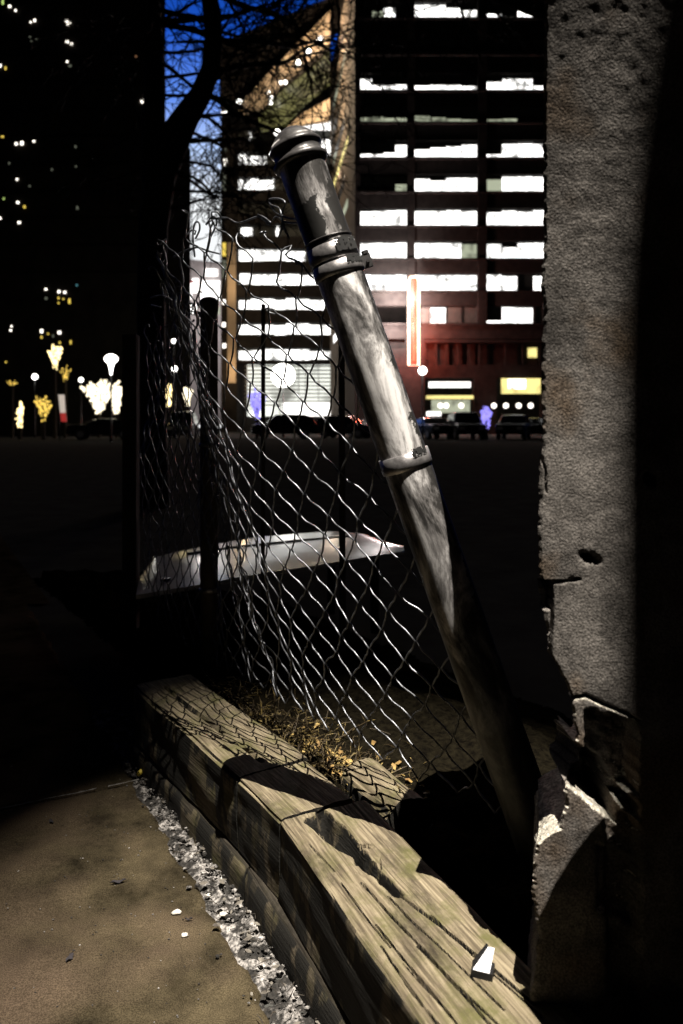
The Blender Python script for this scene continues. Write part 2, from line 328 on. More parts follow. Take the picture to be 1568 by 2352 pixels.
stones = [(405, 2098, .006, 'whitish pebble on the sidewalk, the largest and most rounded one'), (513, 2102, .005, 'whitish pebble touching the edge of the rubble strip'),
          (424, 2150, .0045, 'small flat white chip lower down on the sidewalk'), (479, 2057, .0035, 'tiny white chip near the rubble edge above the pebbles')]
for i, (px, py, r, lab) in enumerate(stones):
    Y = HC * F / (py - HZ); p = W(px, py, Y); b = MB(); b.blob((0, 0, 0), r, i + 40, .25, (1.4, 1, .6), 9, 6)
    tag(b.build('pebble', mat('pebble_stone', (.62, .58, .52), .8), smooth=True, loc=(p.x, p.y, r * .5)), lab, 'pebble', 'pebbles on the sidewalk')
for i, (px, py, l, lab) in enumerate([(272, 2028, .030, 'long thin dark leaf scrap lying on the sidewalk slab'), (160, 2204, .020, 'oval black leaf at the lower left of the sidewalk'),
                                      (118, 1890, .018, 'dark leaf scrap just this side of the sidewalk joint'), (433, 2115, .014, 'small grey leaf scrap between the pebbles and the rubble')]):
    Y = HC * F / (py - HZ); p = W(px, py, Y); b = MB(); n = 9; w_ = .25 if i in (0, 3) else .5
    top = [(l * (k / n - .5), l * w_ * .5 * math.sin(math.pi * k / n) * (1 + .2 * math.sin(k * 3)), .002 + .002 * math.sin(k)) for k in range(n + 1)]
    bot = [(x, -y * .9, z) for x, y, z in reversed(top[1:-1])]
    b.prism(top + bot, (0, 0, .0006)); o = b.build('leaf_scrap', mat('dark_leaf', (.03, .026, .03), .9), loc=(p.x, p.y, .002)); o.rotation_euler = (0, 0, .3 + i)
    tag(o, lab, 'leaf', 'dark leaf scraps on the sidewalk')
b = MB(); rnd = random.Random(31)
for i in range(70):
    y = rnd.uniform(.85, 2.0); x = foot_x(y) - abs(rnd.gauss(.0, .04)) - .004; a_ = rnd.uniform(0, 6.28); l = rnd.uniform(.008, .024)
    p = Vector((x, y, .007 + rnd.random() * .004)); d = Vector((math.cos(a_), math.sin(a_), rnd.uniform(-.1, .25))) * l
    b.tube([p, p + d * .5 + Vector((rnd.gauss(0, .002), rnd.gauss(0, .002), .002)), p + d], [.0007, .0009, .0004], 4)
tag(b.build('twigs', M['bark']), 'bits of dark twig and stalk caught in the broken mortar', 'twigs', kind='stuff')
b = MB()
for i in range(60):
    y = rnd.uniform(.9, 2.0); x = foot_x(y) - abs(rnd.gauss(.015, .03)) - .006; rr_ = rnd.uniform(.004, .009); a_ = rnd.uniform(0, 6.28)
    u = Vector((math.cos(a_), math.sin(a_), rnd.uniform(-.3, .3))) * rr_; v_ = Vector((-math.sin(a_), math.cos(a_), rnd.uniform(-.3, .4))) * rr_ * .5; p = Vector((x, y, .009))
    b.add([p - u, p - u * .2 + v_, p + u * .6 + v_ * .7, p + u, p + u * .3 - v_, p - u * .5 - v_ * .8], [(0, 1, 2, 3, 4, 5)])
tag(b.build('leaf_crumbs', mat('grey_leaf', (.05, .042, .035), .9, col2=(.20, .18, .15), scale=60)), 'greyish dead leaf crumbs trodden into the rubble by the timbers', 'leaves', kind='stuff')
# yellow curled leaf on the rubble
p = W(316, 1786, HC * F / (1786 - HZ)); b = MB()
b.tube([(0, 0, 0), (.008, .012, .004), (.014, .024, .008), (.017, .034, .016)], [.0055, .006, .0035, .001], 8)
o = b.build('curled_leaf', mat('yellow_leaf', (.75, .58, .08), .5), smooth=True, loc=(p.x, p.y, .008)); tag(o, 'small curled yellow leaf lying on the grit by the joint', 'leaf')

# bed of soil behind the timbers
def soil_z(x, y):
    d = (Vector((x, y, 0)) - Vector((-.335, 1.883, 0))).dot(Vector((.832, .555, 0)))   # distance right of the timbers
    z = .155 + .02 * fbm(Vector((x * 9, y * 9, 5)), 5) + .006 * noise.noise(Vector((x * 70, y * 70, 1)))
    if d < .03: z -= .04
    if d > .45: z -= min(.16, (d - .45) * .3)
    return z
def bed_keep(x, y):
    d = (Vector((x, y, 0)) - Vector((-.335, 1.883, 0))).dot(Vector((.832, .555, 0)))
    return -.02 < d < 1.0 and y < 3.6
tag(sheet('soil_bed', -1.5, 1.6, .5, 3.6, .012, soil_z, M['soil'], bed_keep), kind='structure')

# ------------------------------------------------------------------ timbers
def seg_d(p, a, b_):
    ab = b_ - a; t = max(0, min(1, (p - a).dot(ab) / ab.length_squared)); return (p - (a + ab * t)).length, t
def beam(name, label, p0, p1, width, z0, z1, seed, m, cracks=(), step=.006, notch=None, wob=.003, cstep=None, group='timbers of the low retaining edge', rnd_=.012):
    """p0 far, p1 near end of the beam's left top edge (xy). Local x runs along the beam, local y across to the right."""
    p0 = Vector(p0); p1 = Vector(p1); d = (p1 - p0); Ln = d.length; d.normalize(); nrm = Vector((-d.y, d.x))
    h = z1 - z0; nx = max(2, int(Ln / step)); ny = max(4, int(width / (cstep or step))); nz = max(3, int(h / (step * 1.5)))
    ring = [(0, -h + h * k / nz) for k in range(nz)] + [(width * k / ny, 0) for k in range(ny)] + [(width, -h * k / nz) for k in range(nz)] + [(width * (1 - k / ny), -h) for k in range(ny)]
    vs = []; n = len(ring); cks = [([Vector(q) for q in pl], w_, dp) for pl, w_, dp in cracks]
    for i in range(nx + 1):
        s = Ln * i / nx
        for (v, z) in ring:
            q = Vector((s * 3, v * 12, z * 12 + seed * 7)); dv = wob * fbm(q, 4); dz = wob * .8 * fbm(q + Vector((9, 9, 9)), 4)
            gr = .0010 * noise.noise(Vector((s * 9, v * 190, z * 190 + seed)))
            # rounded, worn arrises
            ev = min(v, width - v); ez = min(-z, z + h) if z > -h else 0
            if z == 0: 
                k = max(0, rnd_ - ev) / rnd_; dz -= k * k * rnd_ * .6 * (1 + .6 * noise.noise(Vector((s * 14, seed, v * 5))))
                pw = p0 + d * s + nrm * (v if True else 0)
                for pl, w_, dp in cks:
                    for a_, b_ in zip(pl, pl[1:]):
                        dd, t = seg_d(pw, a_, b_)
                        ww = (w_ if w_ > .004 else w_ * .8) * (1 + .5 * noise.noise(Vector((s * 30, 0, seed))))
                        if dd < 3 * ww: dz = min(dz, dz - dp * 2 * math.exp(-(dd / ww) ** 4))
                if notch: dz -= notch(pw)
            if v in (0, width):
                k = max(0, rnd_ + z) / rnd_; dv += (1 if v == 0 else -1) * k * k * rnd_ * .5
                dv += .004 * noise.noise(Vector((s * 5, z * 20, seed + 3)))
            e = 0
            if i in (0, nx): e = (1 if i == 0 else -1) * .004 * noise.noise(Vector((v * 30, z * 30, seed)))
            xy = Vector((s + e, v + dv)); vs.append((xy.x, xy.y, z + dz + gr))
    fs = [(i * n + k, (i + 1) * n + k, (i + 1) * n + (k + 1) % n, i * n + (k + 1) % n) for i in range(nx) for k in range(n)]
    fs += [tuple(range(n)), tuple(nx * n + k for k in range(n - 1, -1, -1))]
    mb = MB(); mb.add(vs, fs); o = mb.build(name, m, smooth=True)
    o.location = (p0.x, p0.y, z1); o.rotation_euler = (0, 0, math.atan2(d.y, d.x))
    md = o.modifiers.new('edge', 'EDGE_SPLIT'); md.split_angle = R(50)
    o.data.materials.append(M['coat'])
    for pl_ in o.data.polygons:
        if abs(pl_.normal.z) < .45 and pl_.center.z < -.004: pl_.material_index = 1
    return tag(o, label, 'timber', group)
# far, whole beam: left top edge from (-.518,1.868) to (-.193,1.38)
def N2(p, q): return Vector(p) + Vector(q)
beam('timber_beam', 'long far timber netted with the wire mesh shadow on its top', (-.523, 1.876), (-.194, 1.383), .158, .065, .20, 1, M['wood'],
     cracks=[([(-.40, 1.80), (-.25, 1.58), (-.12, 1.40)], .0022, .006), ([(-.44, 1.86), (-.33, 1.70)], .002, .005)], step=.006)
def blk(p): return 0
beam('timber_beam', 'short timber block with a bright wedge of light on its top', (-.192, 1.379), (-.1035, 1.2335), .150, .065, .199, 2, M['wood'], step=.005)
crk = [([(-.046, 1.229), (-.015, 1.179), (.023, 1.139)], .010, .045), ([(.010, 1.16), (.03, 1.115), (.0585, 1.0755), (.078, 1.039)], .0065, .04), ([(.078, 1.039), (.1215, .98), (.170, .911), (.215, .84)], .0022, .02),
       ([(.03, 1.06), (.065, .99), (.105, .92), (.155, .82), (.20, .74)], .0017, .011), ([(.045, .97), (.075, .91), (.12, .82)], .0014, .008), ([(.0, 1.06), (.035, .98), (.06, .93)], .0012, .005),
       ([(.085, .99), (.13, .92), (.18, .83)], .0013, .007), ([(.095, .93), (.15, .84), (.2, .76)], .0013, .007), ([(-.05, 1.16), (-.01, 1.09)], .0012, .004), ([(.12, .99), (.17, .90), (.22, .82)], .0012, .006),
       ([(.05, .93), (.08, .86), (.11, .80)], .0015, .009), ([(.065, 1.03), (.10, .965)], .0012, .006), ([(.075, .90), (.115, .83), (.15, .76)], .001, .006)]
def notch2(p):                                    # rotten corner missing beside the long split
    a = Vector((-.02, 1.235)); 
    d = seg_d(p, Vector((-.03, 1.25)), Vector((.045, 1.10)))[0]
    return .05 * max(0, 1 - (d / (.013 + .005 * noise.noise(Vector((p.x * 40, p.y * 40, 2))))) ** 2) + .012 * max(0, noise.noise(Vector((p.x * 60, p.y * 60, 0)))) * (1 if .02 < p.x < .06 and 1.05 < p.y < 1.16 else 0)
beam('timber_beam', 'near split timber, grey tan top with long open cracks', (-.1015, 1.2315), (.185, .60), .165, .065, .20, 3, M['wood'], cracks=crk, step=.0024, cstep=.00095, notch=notch2, wob=.0022)
# lower course, a little proud, mostly buried
beam('timber_beam', 'dark half buried lower timber under the long far beam', (-.545, 1.905), (-.174, 1.335), .19, -.06, .063, 4, M['wood_dark'], step=.012)
beam('timber_beam', 'dark half buried lower timber under the near split beam', (-.172, 1.331), (.20, .60), .20, -.06, .063, 5, M['wood_dark'], step=.012)
# weathered stub lying behind the block
beam('timber_stub', 'mossy crumbling timber stub behind the short block, half in the soil', (.000, 1.452), (.082, 1.30), .085, .10, .186, 6, M['wood'], step=.005, wob=.012, group='', rnd_=.03)
for o in bpy.data.objects:
    if o.get('group') == '': del o['group']

# small metal clip standing on the near timber
p = W(1108, 2222, .885); t = empty('metal_clip', (p.x, p.y, .198), 'small black block with a bright metal face standing on the near timber', 'clip', rz=-.35)
b = MB(); b.prism([(-.012, -.010, 0), (.013, -.010, 0), (.013, .010, 0), (-.012, .010, 0)], (0, 0, .011)); b.build('base', M['black'], t)
b = MB(); b.prism([(-.010, -.0095, .0112), (.0095, -.0095, .0112), (.0125, .0085, .0285), (.0045, .0085, .0285)], (0, .0016, .0006)); b.build('face_plate', mat('bright_metal', (.45, .45, .47), .45, .4, col2=(.85, .84, .86), scale=160, stretch=(1, .2, 1), bump=.4, bscale=300, bdist=.0005), t)
b = MB(); b.prism([(-.0118, .0012, .011), (-.0098, -.009, .011), (.005, .0092, .0305), (.0035, .0100, .0300)], (-.0012, .002, .001)); b.build('side_flange', M['black'], t)

# ------------------------------------------------------------------ leaning pipe post
base = Vector((.356, 1.085, .05)); top = Vector((-.072, 1.12, 1.278)); ax = (top - base); PL = ax.length
tp = empty('leaning_post', base, 'thick leaning galvanised steel post with a dark domed cap', 'post')
zl = ax.normalized(); xl = (Vector((1, 0, 0)) - zl * zl.x).normalized(); yl = zl.cross(xl)
tp.rotation_mode = 'QUATERNION'; tp.rotation_quaternion = Matrix((xl, yl, zl)).transposed().to_quaternion()
PR = .0355
def ring_noise(prof, n, amp, seed, name, m, parent):
    vs = []; mm = len(prof)
    for r, z in prof:
        for k in range(n):
            q = 2 * math.pi * k / n; rr = r + amp * noise.noise(Vector((math.cos(q) * 2, math.sin(q) * 2, z * 9 + seed)))
            vs.append((rr * math.cos(q), rr * math.sin(q), z))
    fs = [(i * n + k, i * n + (k + 1) % n, (i + 1) * n + (k + 1) % n, (i + 1) * n + k) for i in range(mm - 1) for k in range(n)]
    fs += [tuple(range(n - 1, -1, -1)), tuple((mm - 1) * n + k for k in range(n))]
    b = MB(); b.add(vs, fs); return b.build(name, m, parent, smooth=True)
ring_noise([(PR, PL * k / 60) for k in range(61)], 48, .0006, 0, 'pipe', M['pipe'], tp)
cz = PL - .035
ring_noise([(PR + .0005, cz - .004), (PR + .0045, cz - .003), (PR + .0065, cz), (PR + .0068, cz + .004), (PR + .0035, cz + .0075), (PR + .0015, cz + .010), (PR + .001, cz + .020), (PR + .0045, cz + .0225),
            (PR + .0055, cz + .0255), (PR + .0035, cz + .0285), (PR - .001, cz + .034), (PR - .006, cz + .042), (PR - .013, cz + .049), (PR - .021, cz + .0535), (.004, cz + .056)], 48, .0006, 3, 'cap', M['cap'], tp)
def zpos(y):      # pipe coordinate from photo height
    best = min(range(600), key=lambda k: abs((HZ - (base + ax * (k / 600)).z * 0 - F * ((base + ax * (k / 600)).z - HC) / (base + ax * (k / 600)).y) - y)); return PL * best / 600
def pband(name, y, hgt, out_, m, tilt=0, lab=None):
    z = zpos(y); o = ring_noise([(PR + .0004, -hgt), (PR + out_, -hgt + .0006), (PR + out_ + .0005, -hgt * .3), (PR + out_, hgt - .0006), (PR + .0004, hgt)], 48, .0005, y, name, m, tp)
    o.location = (0, 0, z); o.rotation_euler = (tilt, tilt * .6, 0)
    if lab: o['label'] = lab
    return o
pband('tension_band', 585, .0125, .0022, M['band'], .05, 'steel band with peeling black paint below the sleeve')
bb = pband('tension_band', 622, .010, .0028, M['band'], .05, 'steel band with the bolt on its right')
b = MB(); b.box((PR + .001, -.006, -.009), (PR + .016, .002, .011)); b.build('bolt_tab', M['cap'], bb)
b = MB(); b.lathe([(.0055, 0), (.0055, .005)], 6, (PR + .010, -.002, .0115)); b.tube([(PR + .010, -.012, 0), (PR + .010, .009, 0)], .003, 8); b.build('bolt', M['cap'], bb)
pband('tension_band', 552, .0013, .0016, M['cap'], .05, 'thin dark bead')
pband('tension_band', 1058, .0125, .0026, M['band'], .04, 'lower pale steel band')
# paint patches on the bands (flaked)
def patch(y, a0, a1, hh, seed):
    z0 = zpos(y); b = MB(); n = 26; vs = []; fs = []
    for j in range(9):
        for i in range(n):
            a = R(a0 + (a1 - a0) * i / (n - 1)); e = noise.noise(Vector((i * .6, seed, 0))) * .35 * hh; e2 = noise.noise(Vector((i * .7, seed, 5))) * .35 * hh
            z = z0 - hh + e + (2 * hh + e2 - e) * j / 8; r = PR + .0042
            vs.append((r * math.cos(a), r * math.sin(a), z))
    for j in range(8):
        for i in range(n - 1):
            if noise.noise(Vector((i * .45, j * .6, seed * 3))) > -.28: fs.append((j * n + i, j * n + i + 1, (j + 1) * n + i + 1, (j + 1) * n + i))
    b.add(vs, fs); o = b.build('paint_flake', M['rubber'], tp); return o
patch(580, -82, -22, .010, 1); patch(615, -70, -12, .006, 2); patch(1046, -75, -35, .006, 5)

# ------------------------------------------------------------------ chain link fence
fence = empty('chain_link_fence', (-.366, 2.06, .12), 'sagging torn chain link fence stretched between the leaning post and dark post', 'fence')
PX, PY = -.366, 2.06
def lean_w(s):
    pts = [(0, 1.0), (.3, 1.02), (.55, 1.12), (.78, .8), (1.0, .06), (1.6, 0), (3, 0)]
    for (a, va), (c, vc) in zip(pts, pts[1:]):
        if s <= c: t = (s - a) / (c - a); t = t * t * (3 - 2 * t); return va + (vc - va) * t
    return 0
def lerp_pts(pts, s):
    for a, c in zip(pts, pts[1:]):
        if s <= c[0]: t = (s - a[0]) / (c[0] - a[0]); return tuple(a[k] + (c[k] - a[k]) * t for k in range(1, len(a)))
    return pts[-1][1:]
TOPC = [(-1, .6, .4), (0, -.040, 1.115), (.2, -.175, 1.255), (.42, -.33, 1.42), (.5, -.375, 1.50), (.6, -.39, 1.62), (.8, -.385, 1.84), (1, -.37, 2.06), (2, -1.06, 3.0)]
def surf(s, z):
    zz = (z - .15) / 1.05; bx, by = .325 - .691 * s, 1.12 + .94 * s
    tx = sum(lerp_pts(TOPC, s + d)[0] for d in (-.05, 0, .05)) / 3; ty = sum(lerp_pts(TOPC, s + d)[1] for d in (-.05, 0, .05)) / 3
    X = bx + (tx - bx) * zz; Y = by + (ty - by) * zz
    q = Vector((s * 4, z * 4, 0)); X += .018 * noise.noise(q) * min(1, s * 5); Y += .035 * noise.noise(q + Vector((5, 5, 5))) * min(1, s * 5)
    f = max(0, min(1, (s - .45) / .15)) * max(0, min(1, (1.12 - s) / .1)); pl = .012 * f * math.sin(s * 2 * math.pi * 6 + 5 * noise.noise(Vector((s * 3, z * 3.5, 8))))
    X += .83 * pl; Y += .55 * pl
    return Vector((X, Y, z))
def ztop(s):
    pts = [(0, 1.02), (.08, 1.13), (.2, 1.20), (.38, 1.235), (.48, 1.20), (.6, 1.17), (.72, 1.15), (1, 1.16), (3, 1.16)]
    for (a, va), (c, vc) in zip(pts, pts[1:]):
        if s <= c: return va + (vc - va) * (s - a) / (c - a)
    return 1.16
cw = .0455; CH = .079; LEN = 1.16
mesh = MB(); rw = random.Random(11)
ncol = int(2.0 * LEN / cw)
nodes = {}
def cs(c):
    s = c * .5 * cw / LEN; return s if s < .5 else .5 + (s - .5) * .62
def node(c, r):                # c in half columns, r in half rows counted from the ground
    k = (c, r)
    if k not in nodes:
        s = cs(c); z = .215 + r * .5 * CH + .055 * max(0, .35 - s)
        p = surf(max(s, -.02), z + .004 * rw.uniform(-1, 1)); nodes[k] = p + Vector((rw.gauss(0, .0028), rw.gauss(0, .003), 0))
    return nodes[k]
WR = .00175
def run(pts, r=WR): mesh.tube(pts, r, 6)
holes = {(9, 21), (10, 22), (3, 23), (4, 17)}
for c in range(1, 2 * ncol, 2):                 # wire centred on half column c, zigzags c-1 .. c+1
    pts = []; r = 0; side = 1 if (c // 2) % 2 else -1
    s_mid = cs(c); zt = ztop(s_mid) + rw.uniform(-.05, .02); k = 0
    while True:
        a = node(c + side * 1 if True else c, r); z = a.z
        if z > zt: break
        nrm = Vector((.80, .60, 0)) * (.0017 if side > 0 else -.0017)
        nx_ = node(c - side, r + 1)
        dirn = (nx_ - a)
        perp = Vector((.80, .60, 0))
        # loop at the node, bowed strand between nodes
        pts.append(a + nrm)
        for t in (.12, .3, .5, .7, .88):
            bow = math.sin(math.pi * t)
            off = perp * (.0022 * math.cos(math.pi * t) * side) + Vector((0, 0, .0030 * math.sin(2 * math.pi * t))) + Vector((side * .0018 * bow, 0, 0))
            pts.append(a + dirn * t + off)
        side = -side; r += 1
        if (c, r) in holes: break
        if r > 60: break
    # frayed end at the top
    if pts:
        e = pts[-1]; u = Vector((rw.uniform(-1, 1), rw.uniform(-.6, .6), rw.uniform(.2, 1.0))).normalized()
        v_ = Vector((rw.uniform(-1, 1), rw.uniform(-.4, .4), rw.uniform(-.6, .3))).normalized(); l = rw.uniform(.010, .026)
        pts += [e + u * l * .5, e + u * l + v_ * l * .2, e + u * l * .9 + v_ * l * .6, e + u * l * .5 + v_ * l * .7]
        run(pts)
# loose strands pulled out along the torn top
def P(x, y, Y): return W(x, y, 1.13 + max(0, 700 - x) / 350 * .36)
for pl in ([(432, 577, 1.62), (452, 568, 1.6), (480, 577, 1.6), (505, 583, 1.58)],
           [(486, 503, 1.6), (520, 500, 1.58), (548, 512, 1.56), (596, 497, 1.53), (618, 517, 1.5), (634, 497, 1.5), (655, 510, 1.46), (690, 512, 1.42)],
           [(592, 493, 1.53), (606, 499, 1.53), (622, 512, 1.52), (610, 508, 1.52), (594, 497, 1.52)],
           [(640, 545, 1.48), (648, 515, 1.48), (642, 480, 1.47), (622, 470, 1.47), (619, 458, 1.46), (640, 456, 1.46), (655, 466, 1.45), (648, 488, 1.45), (652, 520, 1.45), (664, 548, 1.45)],
           [(620, 465, 1.47), (632, 487, 1.47), (660, 500, 1.46), (688, 505, 1.4)],
           [(398, 590, 1.7), (420, 578, 1.7), (440, 570, 1.68)], [(346, 684, 1.8), (372, 678, 1.78), (396, 690, 1.76)], [(348, 700, 1.8), (370, 706, 1.78)],
           [(470, 600, 1.6), (484, 540, 1.6), (480, 506, 1.6), (494, 498, 1.6), (497, 515, 1.6), (483, 545, 1.6)],
           [(447, 590, 1.62), (443, 540, 1.62), (448, 512, 1.62), (457, 512, 1.62), (458, 528, 1.62), (449, 548, 1.62)]):
    q = [P(*a) for a in pl]; sm = []
    for i in range(len(q) - 1):
        p0 = q[max(i - 1, 0)]; p1 = q[i]; p2 = q[i + 1]; p3 = q[min(i + 2, len(q) - 1)]
        for t in (0, .25, .5, .75): sm.append(.5 * ((2 * p1) + (p2 - p0) * t + (2 * p0 - 5 * p1 + 4 * p2 - p3) * t * t + (3 * p1 - p0 - 3 * p2 + p3) * t ** 3))
    sm.append(q[-1]); run(sm, .0017)
for tz in ():
    pc = base + ax * ((tz - base.z) / ax.z); u_ = Vector((1, 0, 0)); v_ = yl; a_ = surf(0.03, tz)
    lp = [pc + (xl * math.cos(q) + yl * math.sin(q)) * (PR + .0022) + zl * (.004 * math.sin(q * .5)) for q in [math.pi * (1.0 + 2 * k / 20) for k in range(21)]]
    mesh.tube([a_ + Vector((-.012, .004, -.006))] + lp + [a_ + Vector((-.015, 0, .010))], .0011, 5)
mo = mesh.build('wire_mesh', M['wire'], smooth=True); mo.parent = fence; mo.matrix_parent_inverse = Matrix.Translation(-fence.location)
b = MB(); b.lathe([(.024, -.2), (.0245, .4), (.024, 1.065), (.027, 1.066), (.027, 1.076), (.018, 1.086), (.004, 1.09)], 24); o = b.build('post', M['rustpost'], fence, smooth=True); o['label'] = 'dark upright post holding the crumpled end of the mesh'
for z in (.28, .68): 
    b = MB(); b.lathe([(.026, -.006), (.028, -.005), (.028, .005), (.026, .006)], 24, (0, 0, z)); b.build('tie_band', M['band'], fence, smooth=True)
# further upright between fence and trunk
X2 = W(301, 980, 2.6)
b = MB(); b.box((-.024, -.024, 0), (.024, .024, 1.15)); o = b.build('sign_post', M['bark'], loc=(X2.x, 2.6, .02)); tag(o, 'plain dark square post left of the fence, against the lights', 'post')
b = MB(); b.tube([(W(603, 980, 2.25).x, 2.25, .1), (W(603, 980, 2.25).x + .002, 2.25, 1.22)], .0065, 8); tag(b.build('thin_stake', M['rustpost']), 'thin dark metal stake behind the mesh, left of the two', 'stake', 'stakes behind the mesh')
b = MB(); b.tube([(W(787, 980, 2.3).x, 2.3, .1), (W(784, 980, 2.3).x, 2.3, 1.12)], .010, 8); tag(b.build('thin_stake', M['rustpost']), 'thicker dark metal stake just left of the leaning post', 'stake', 'stakes behind the mesh')

# dry grass and leaves caught at the fence foot
b = MB(); rg = random.Random(5); nb = Vector((.832, .555, 0)); tb = Vector((-.555, .832, 0))
def bedp(a, dd): return Vector((-.028, 1.415, 0)) + tb * a + nb * dd
for i in range(1000):
    a = rg.uniform(-.06, .62) if i < 600 else rg.gauss(.10, .09); dd = abs(rg.gauss(.05, .06)) + .012; p = bedp(a, dd); p.z = soil_z(p.x, p.y)
    l = rg.uniform(.012, .05) * (1.7 if rg.random() < .14 else 1); d = Vector((rg.gauss(0, 1), rg.gauss(0, 1), abs(rg.gauss(.5, .8)))).normalized()
    bend = Vector((rg.gauss(0, .8), rg.gauss(0, .8), -rg.uniform(.2, 1))) * l * .5; w_ = rg.uniform(.0006, .0013)
    b.tube([p, p + d * l * .4 + bend * .1, p + d * l * .75 + bend * .45, p + d * l + bend], [w_, w_, w_ * .8, w_ * .3], 3, False)
for (x, y, Y, x2, y2) in ((500, 1470, 2.1, 508, 1500), (517, 1480, 1.95, 535, 1520), (620, 1560, 1.75, 632, 1640), (590, 1590, 1.7, 600, 1640), (548, 1620, 1.72, 572, 1660), (800, 1690, 1.42, 812, 1716), (560, 1650, 1.62, 590, 1700)):
    p = W(x, y, Y); q = W(x2, y2, Y); b.tube([q, (p + q) / 2 + Vector((.004, 0, .003)), p], [.0018, .0022, .0006], 4)
b.tube([W(740, 1700, 1.45), W(780, 1697, 1.44), (W(800, 1685, 1.43)), W(822, 1668, 1.42), W(845, 1655, 1.41), W(862, 1652, 1.4)], [.0015, .0018, .0016, .0015, .001, .0006], 5)
b.tube([W(905, 1790, 1.35), W(915, 1808, 1.33), W(935, 1830, 1.30)], [.0006, .001, .0006], 4)
tag(b.build('dry_grass', M['grass']), 'tangle of dead straw coloured grass at the foot of the fence', 'grass', kind='stuff')
b = MB()
for i in range(90):
    p = bedp(rg.gauss(.04, .11), abs(rg.gauss(.07, .06)) + .02); p.z = soil_z(p.x, p.y) + .006; r = rg.uniform(.004, .010); a = rg.uniform(0, 6.28)
    u = Vector((math.cos(a), math.sin(a), rg.uniform(-.5, .6))) * r; v_ = Vector((-math.sin(a), math.cos(a), rg.uniform(-.5, .6))) * r * .55
    b.add([p - u, p - u * .3 + v_, p + u * .5 + v_ * .8 + Vector((0, 0, r * .4)), p + u, p + u * .4 - v_, p - u * .4 - v_ * .9 + Vector((0, 0, r * .3))], [(0, 1, 2, 3, 4, 5)])
tag(b.build('leaf_litter', M['leaf']), 'dead leaves mixed into the grass behind the timbers', 'leaves', kind='stuff')

# ------------------------------------------------------------------ broken concrete pier
YP = .84; kx = YP / F
sil = [(-2000, 1400), (-260, 1390), (-120, 1320), (-45, 1264), (0, 1253), (300, 1249), (600, 1250), (628, 1246), (660, 1244), (700, 1250), (830, 1246), (1030, 1248), (1045, 1242), (1100, 1240), (1240, 1238), (1325, 1240), (1334, 1247), (1400, 1249), (1408, 1252), (1500, 1262), (1512, 1270), (1530, 1280), (1560, 1297), (1600, 1314),
       (1650, 1318), (1700, 1324), (1745, 1327), (1778, 1326), (1788, 1310), (1800, 1303), (1850, 1298), (1890, 1290), (1904, 1286), (1916, 1262), (1928, 1242), (1940, 1234), (1980, 1228), (2060, 1224), (2140, 1236), (2220, 1232), (2351, 1212), (2700, 1205)]
def sil_x(y):
    for (a, va), (c, vc) in zip(sil, sil[1:]):
        if a <= y <= c: return va + (vc - va) * (y - a) / (c - a)
    return sil[-1][1]
def recess(px, py):              # how far the face is broken back, metres
    r = 0
    r += .030 * math.exp(-(((px - 1356 + 7 * noise.noise(Vector((py * .1, 0, 0)))) / 17) ** 2 + ((py - 1283 - (px - 1358) * .3 + 5 * noise.noise(Vector((px * .12, 4, 0)))) / 9) ** 2) ** 1.2)      # small hole
    r += .020 * math.exp(-(((px - 1494) / 13) ** 2 + ((py - 1100) / 17) ** 2) ** 2)
    def box(x0, x1, y0, y1, sl, d, e=5):
        yy = py - sl * (px - x0) + 7 * noise.noise(Vector((px * .05, py * .03, d * 99))); xx = px + 6 * noise.noise(Vector((px * .02, py * .05, d * 77)))
        f = lambda t: 1 / (1 + math.exp(-max(-30, min(30, t / e))))
        return d * f(xx - x0) * f(x1 - xx) * f(yy - y0) * f(y1 - yy)
    r += box(1345, 1462, 1632, 1800, .22, .034, 1.6)
    r += box(1300, 1412, 1690, 1796, .85, .085, 1.5)
    r += box(1398, 1466, 1790, 1822, .9, .035, 2)
    r += box(1398, 1466, 1832, 2700, .9, .013, 3)
    r += box(1375, 1466, 1940, 2090, .55, .010, 3)
    r += .010 / (1 + math.exp(-(px - 1410) / 3)) * (1 if py > 2150 + .8 * (px - 1410) else 0)
    # cracks
    def crack(pl, w_, d):
        q = Vector((px, py)); return d * math.exp(-(min(seg_d(q, Vector(a), Vector(c))[0] for a, c in zip(pl, pl[1:])) / w_) ** 2)
    if 1320 < py < 1360: r += crack([(1245, 1338), (1290, 1336), (1330, 1330)], 3.0, .006)
    if 1560 < py < 1700: r += crack([(1310, 1604), (1345, 1598), (1380, 1615), (1440, 1640), (1466, 1655)], 3.0, .012)
    if 1040 < py < 1150: r += crack([(1243, 1050), (1253, 1080), (1254, 1130)], 2.0, .006)
    if 1330 < py < 1560: r += crack([(1268, 1340), (1268, 1420), (1264, 1490), (1262, 1540)], 2.6, .012)
    if 1330 < py < 1402 and px < 1268: r += .016
    return r
def lean_y(z): return -.26 * max(0, min(z, 1.40) - .86) ** 2 - .05 * max(0, z - 1.40)
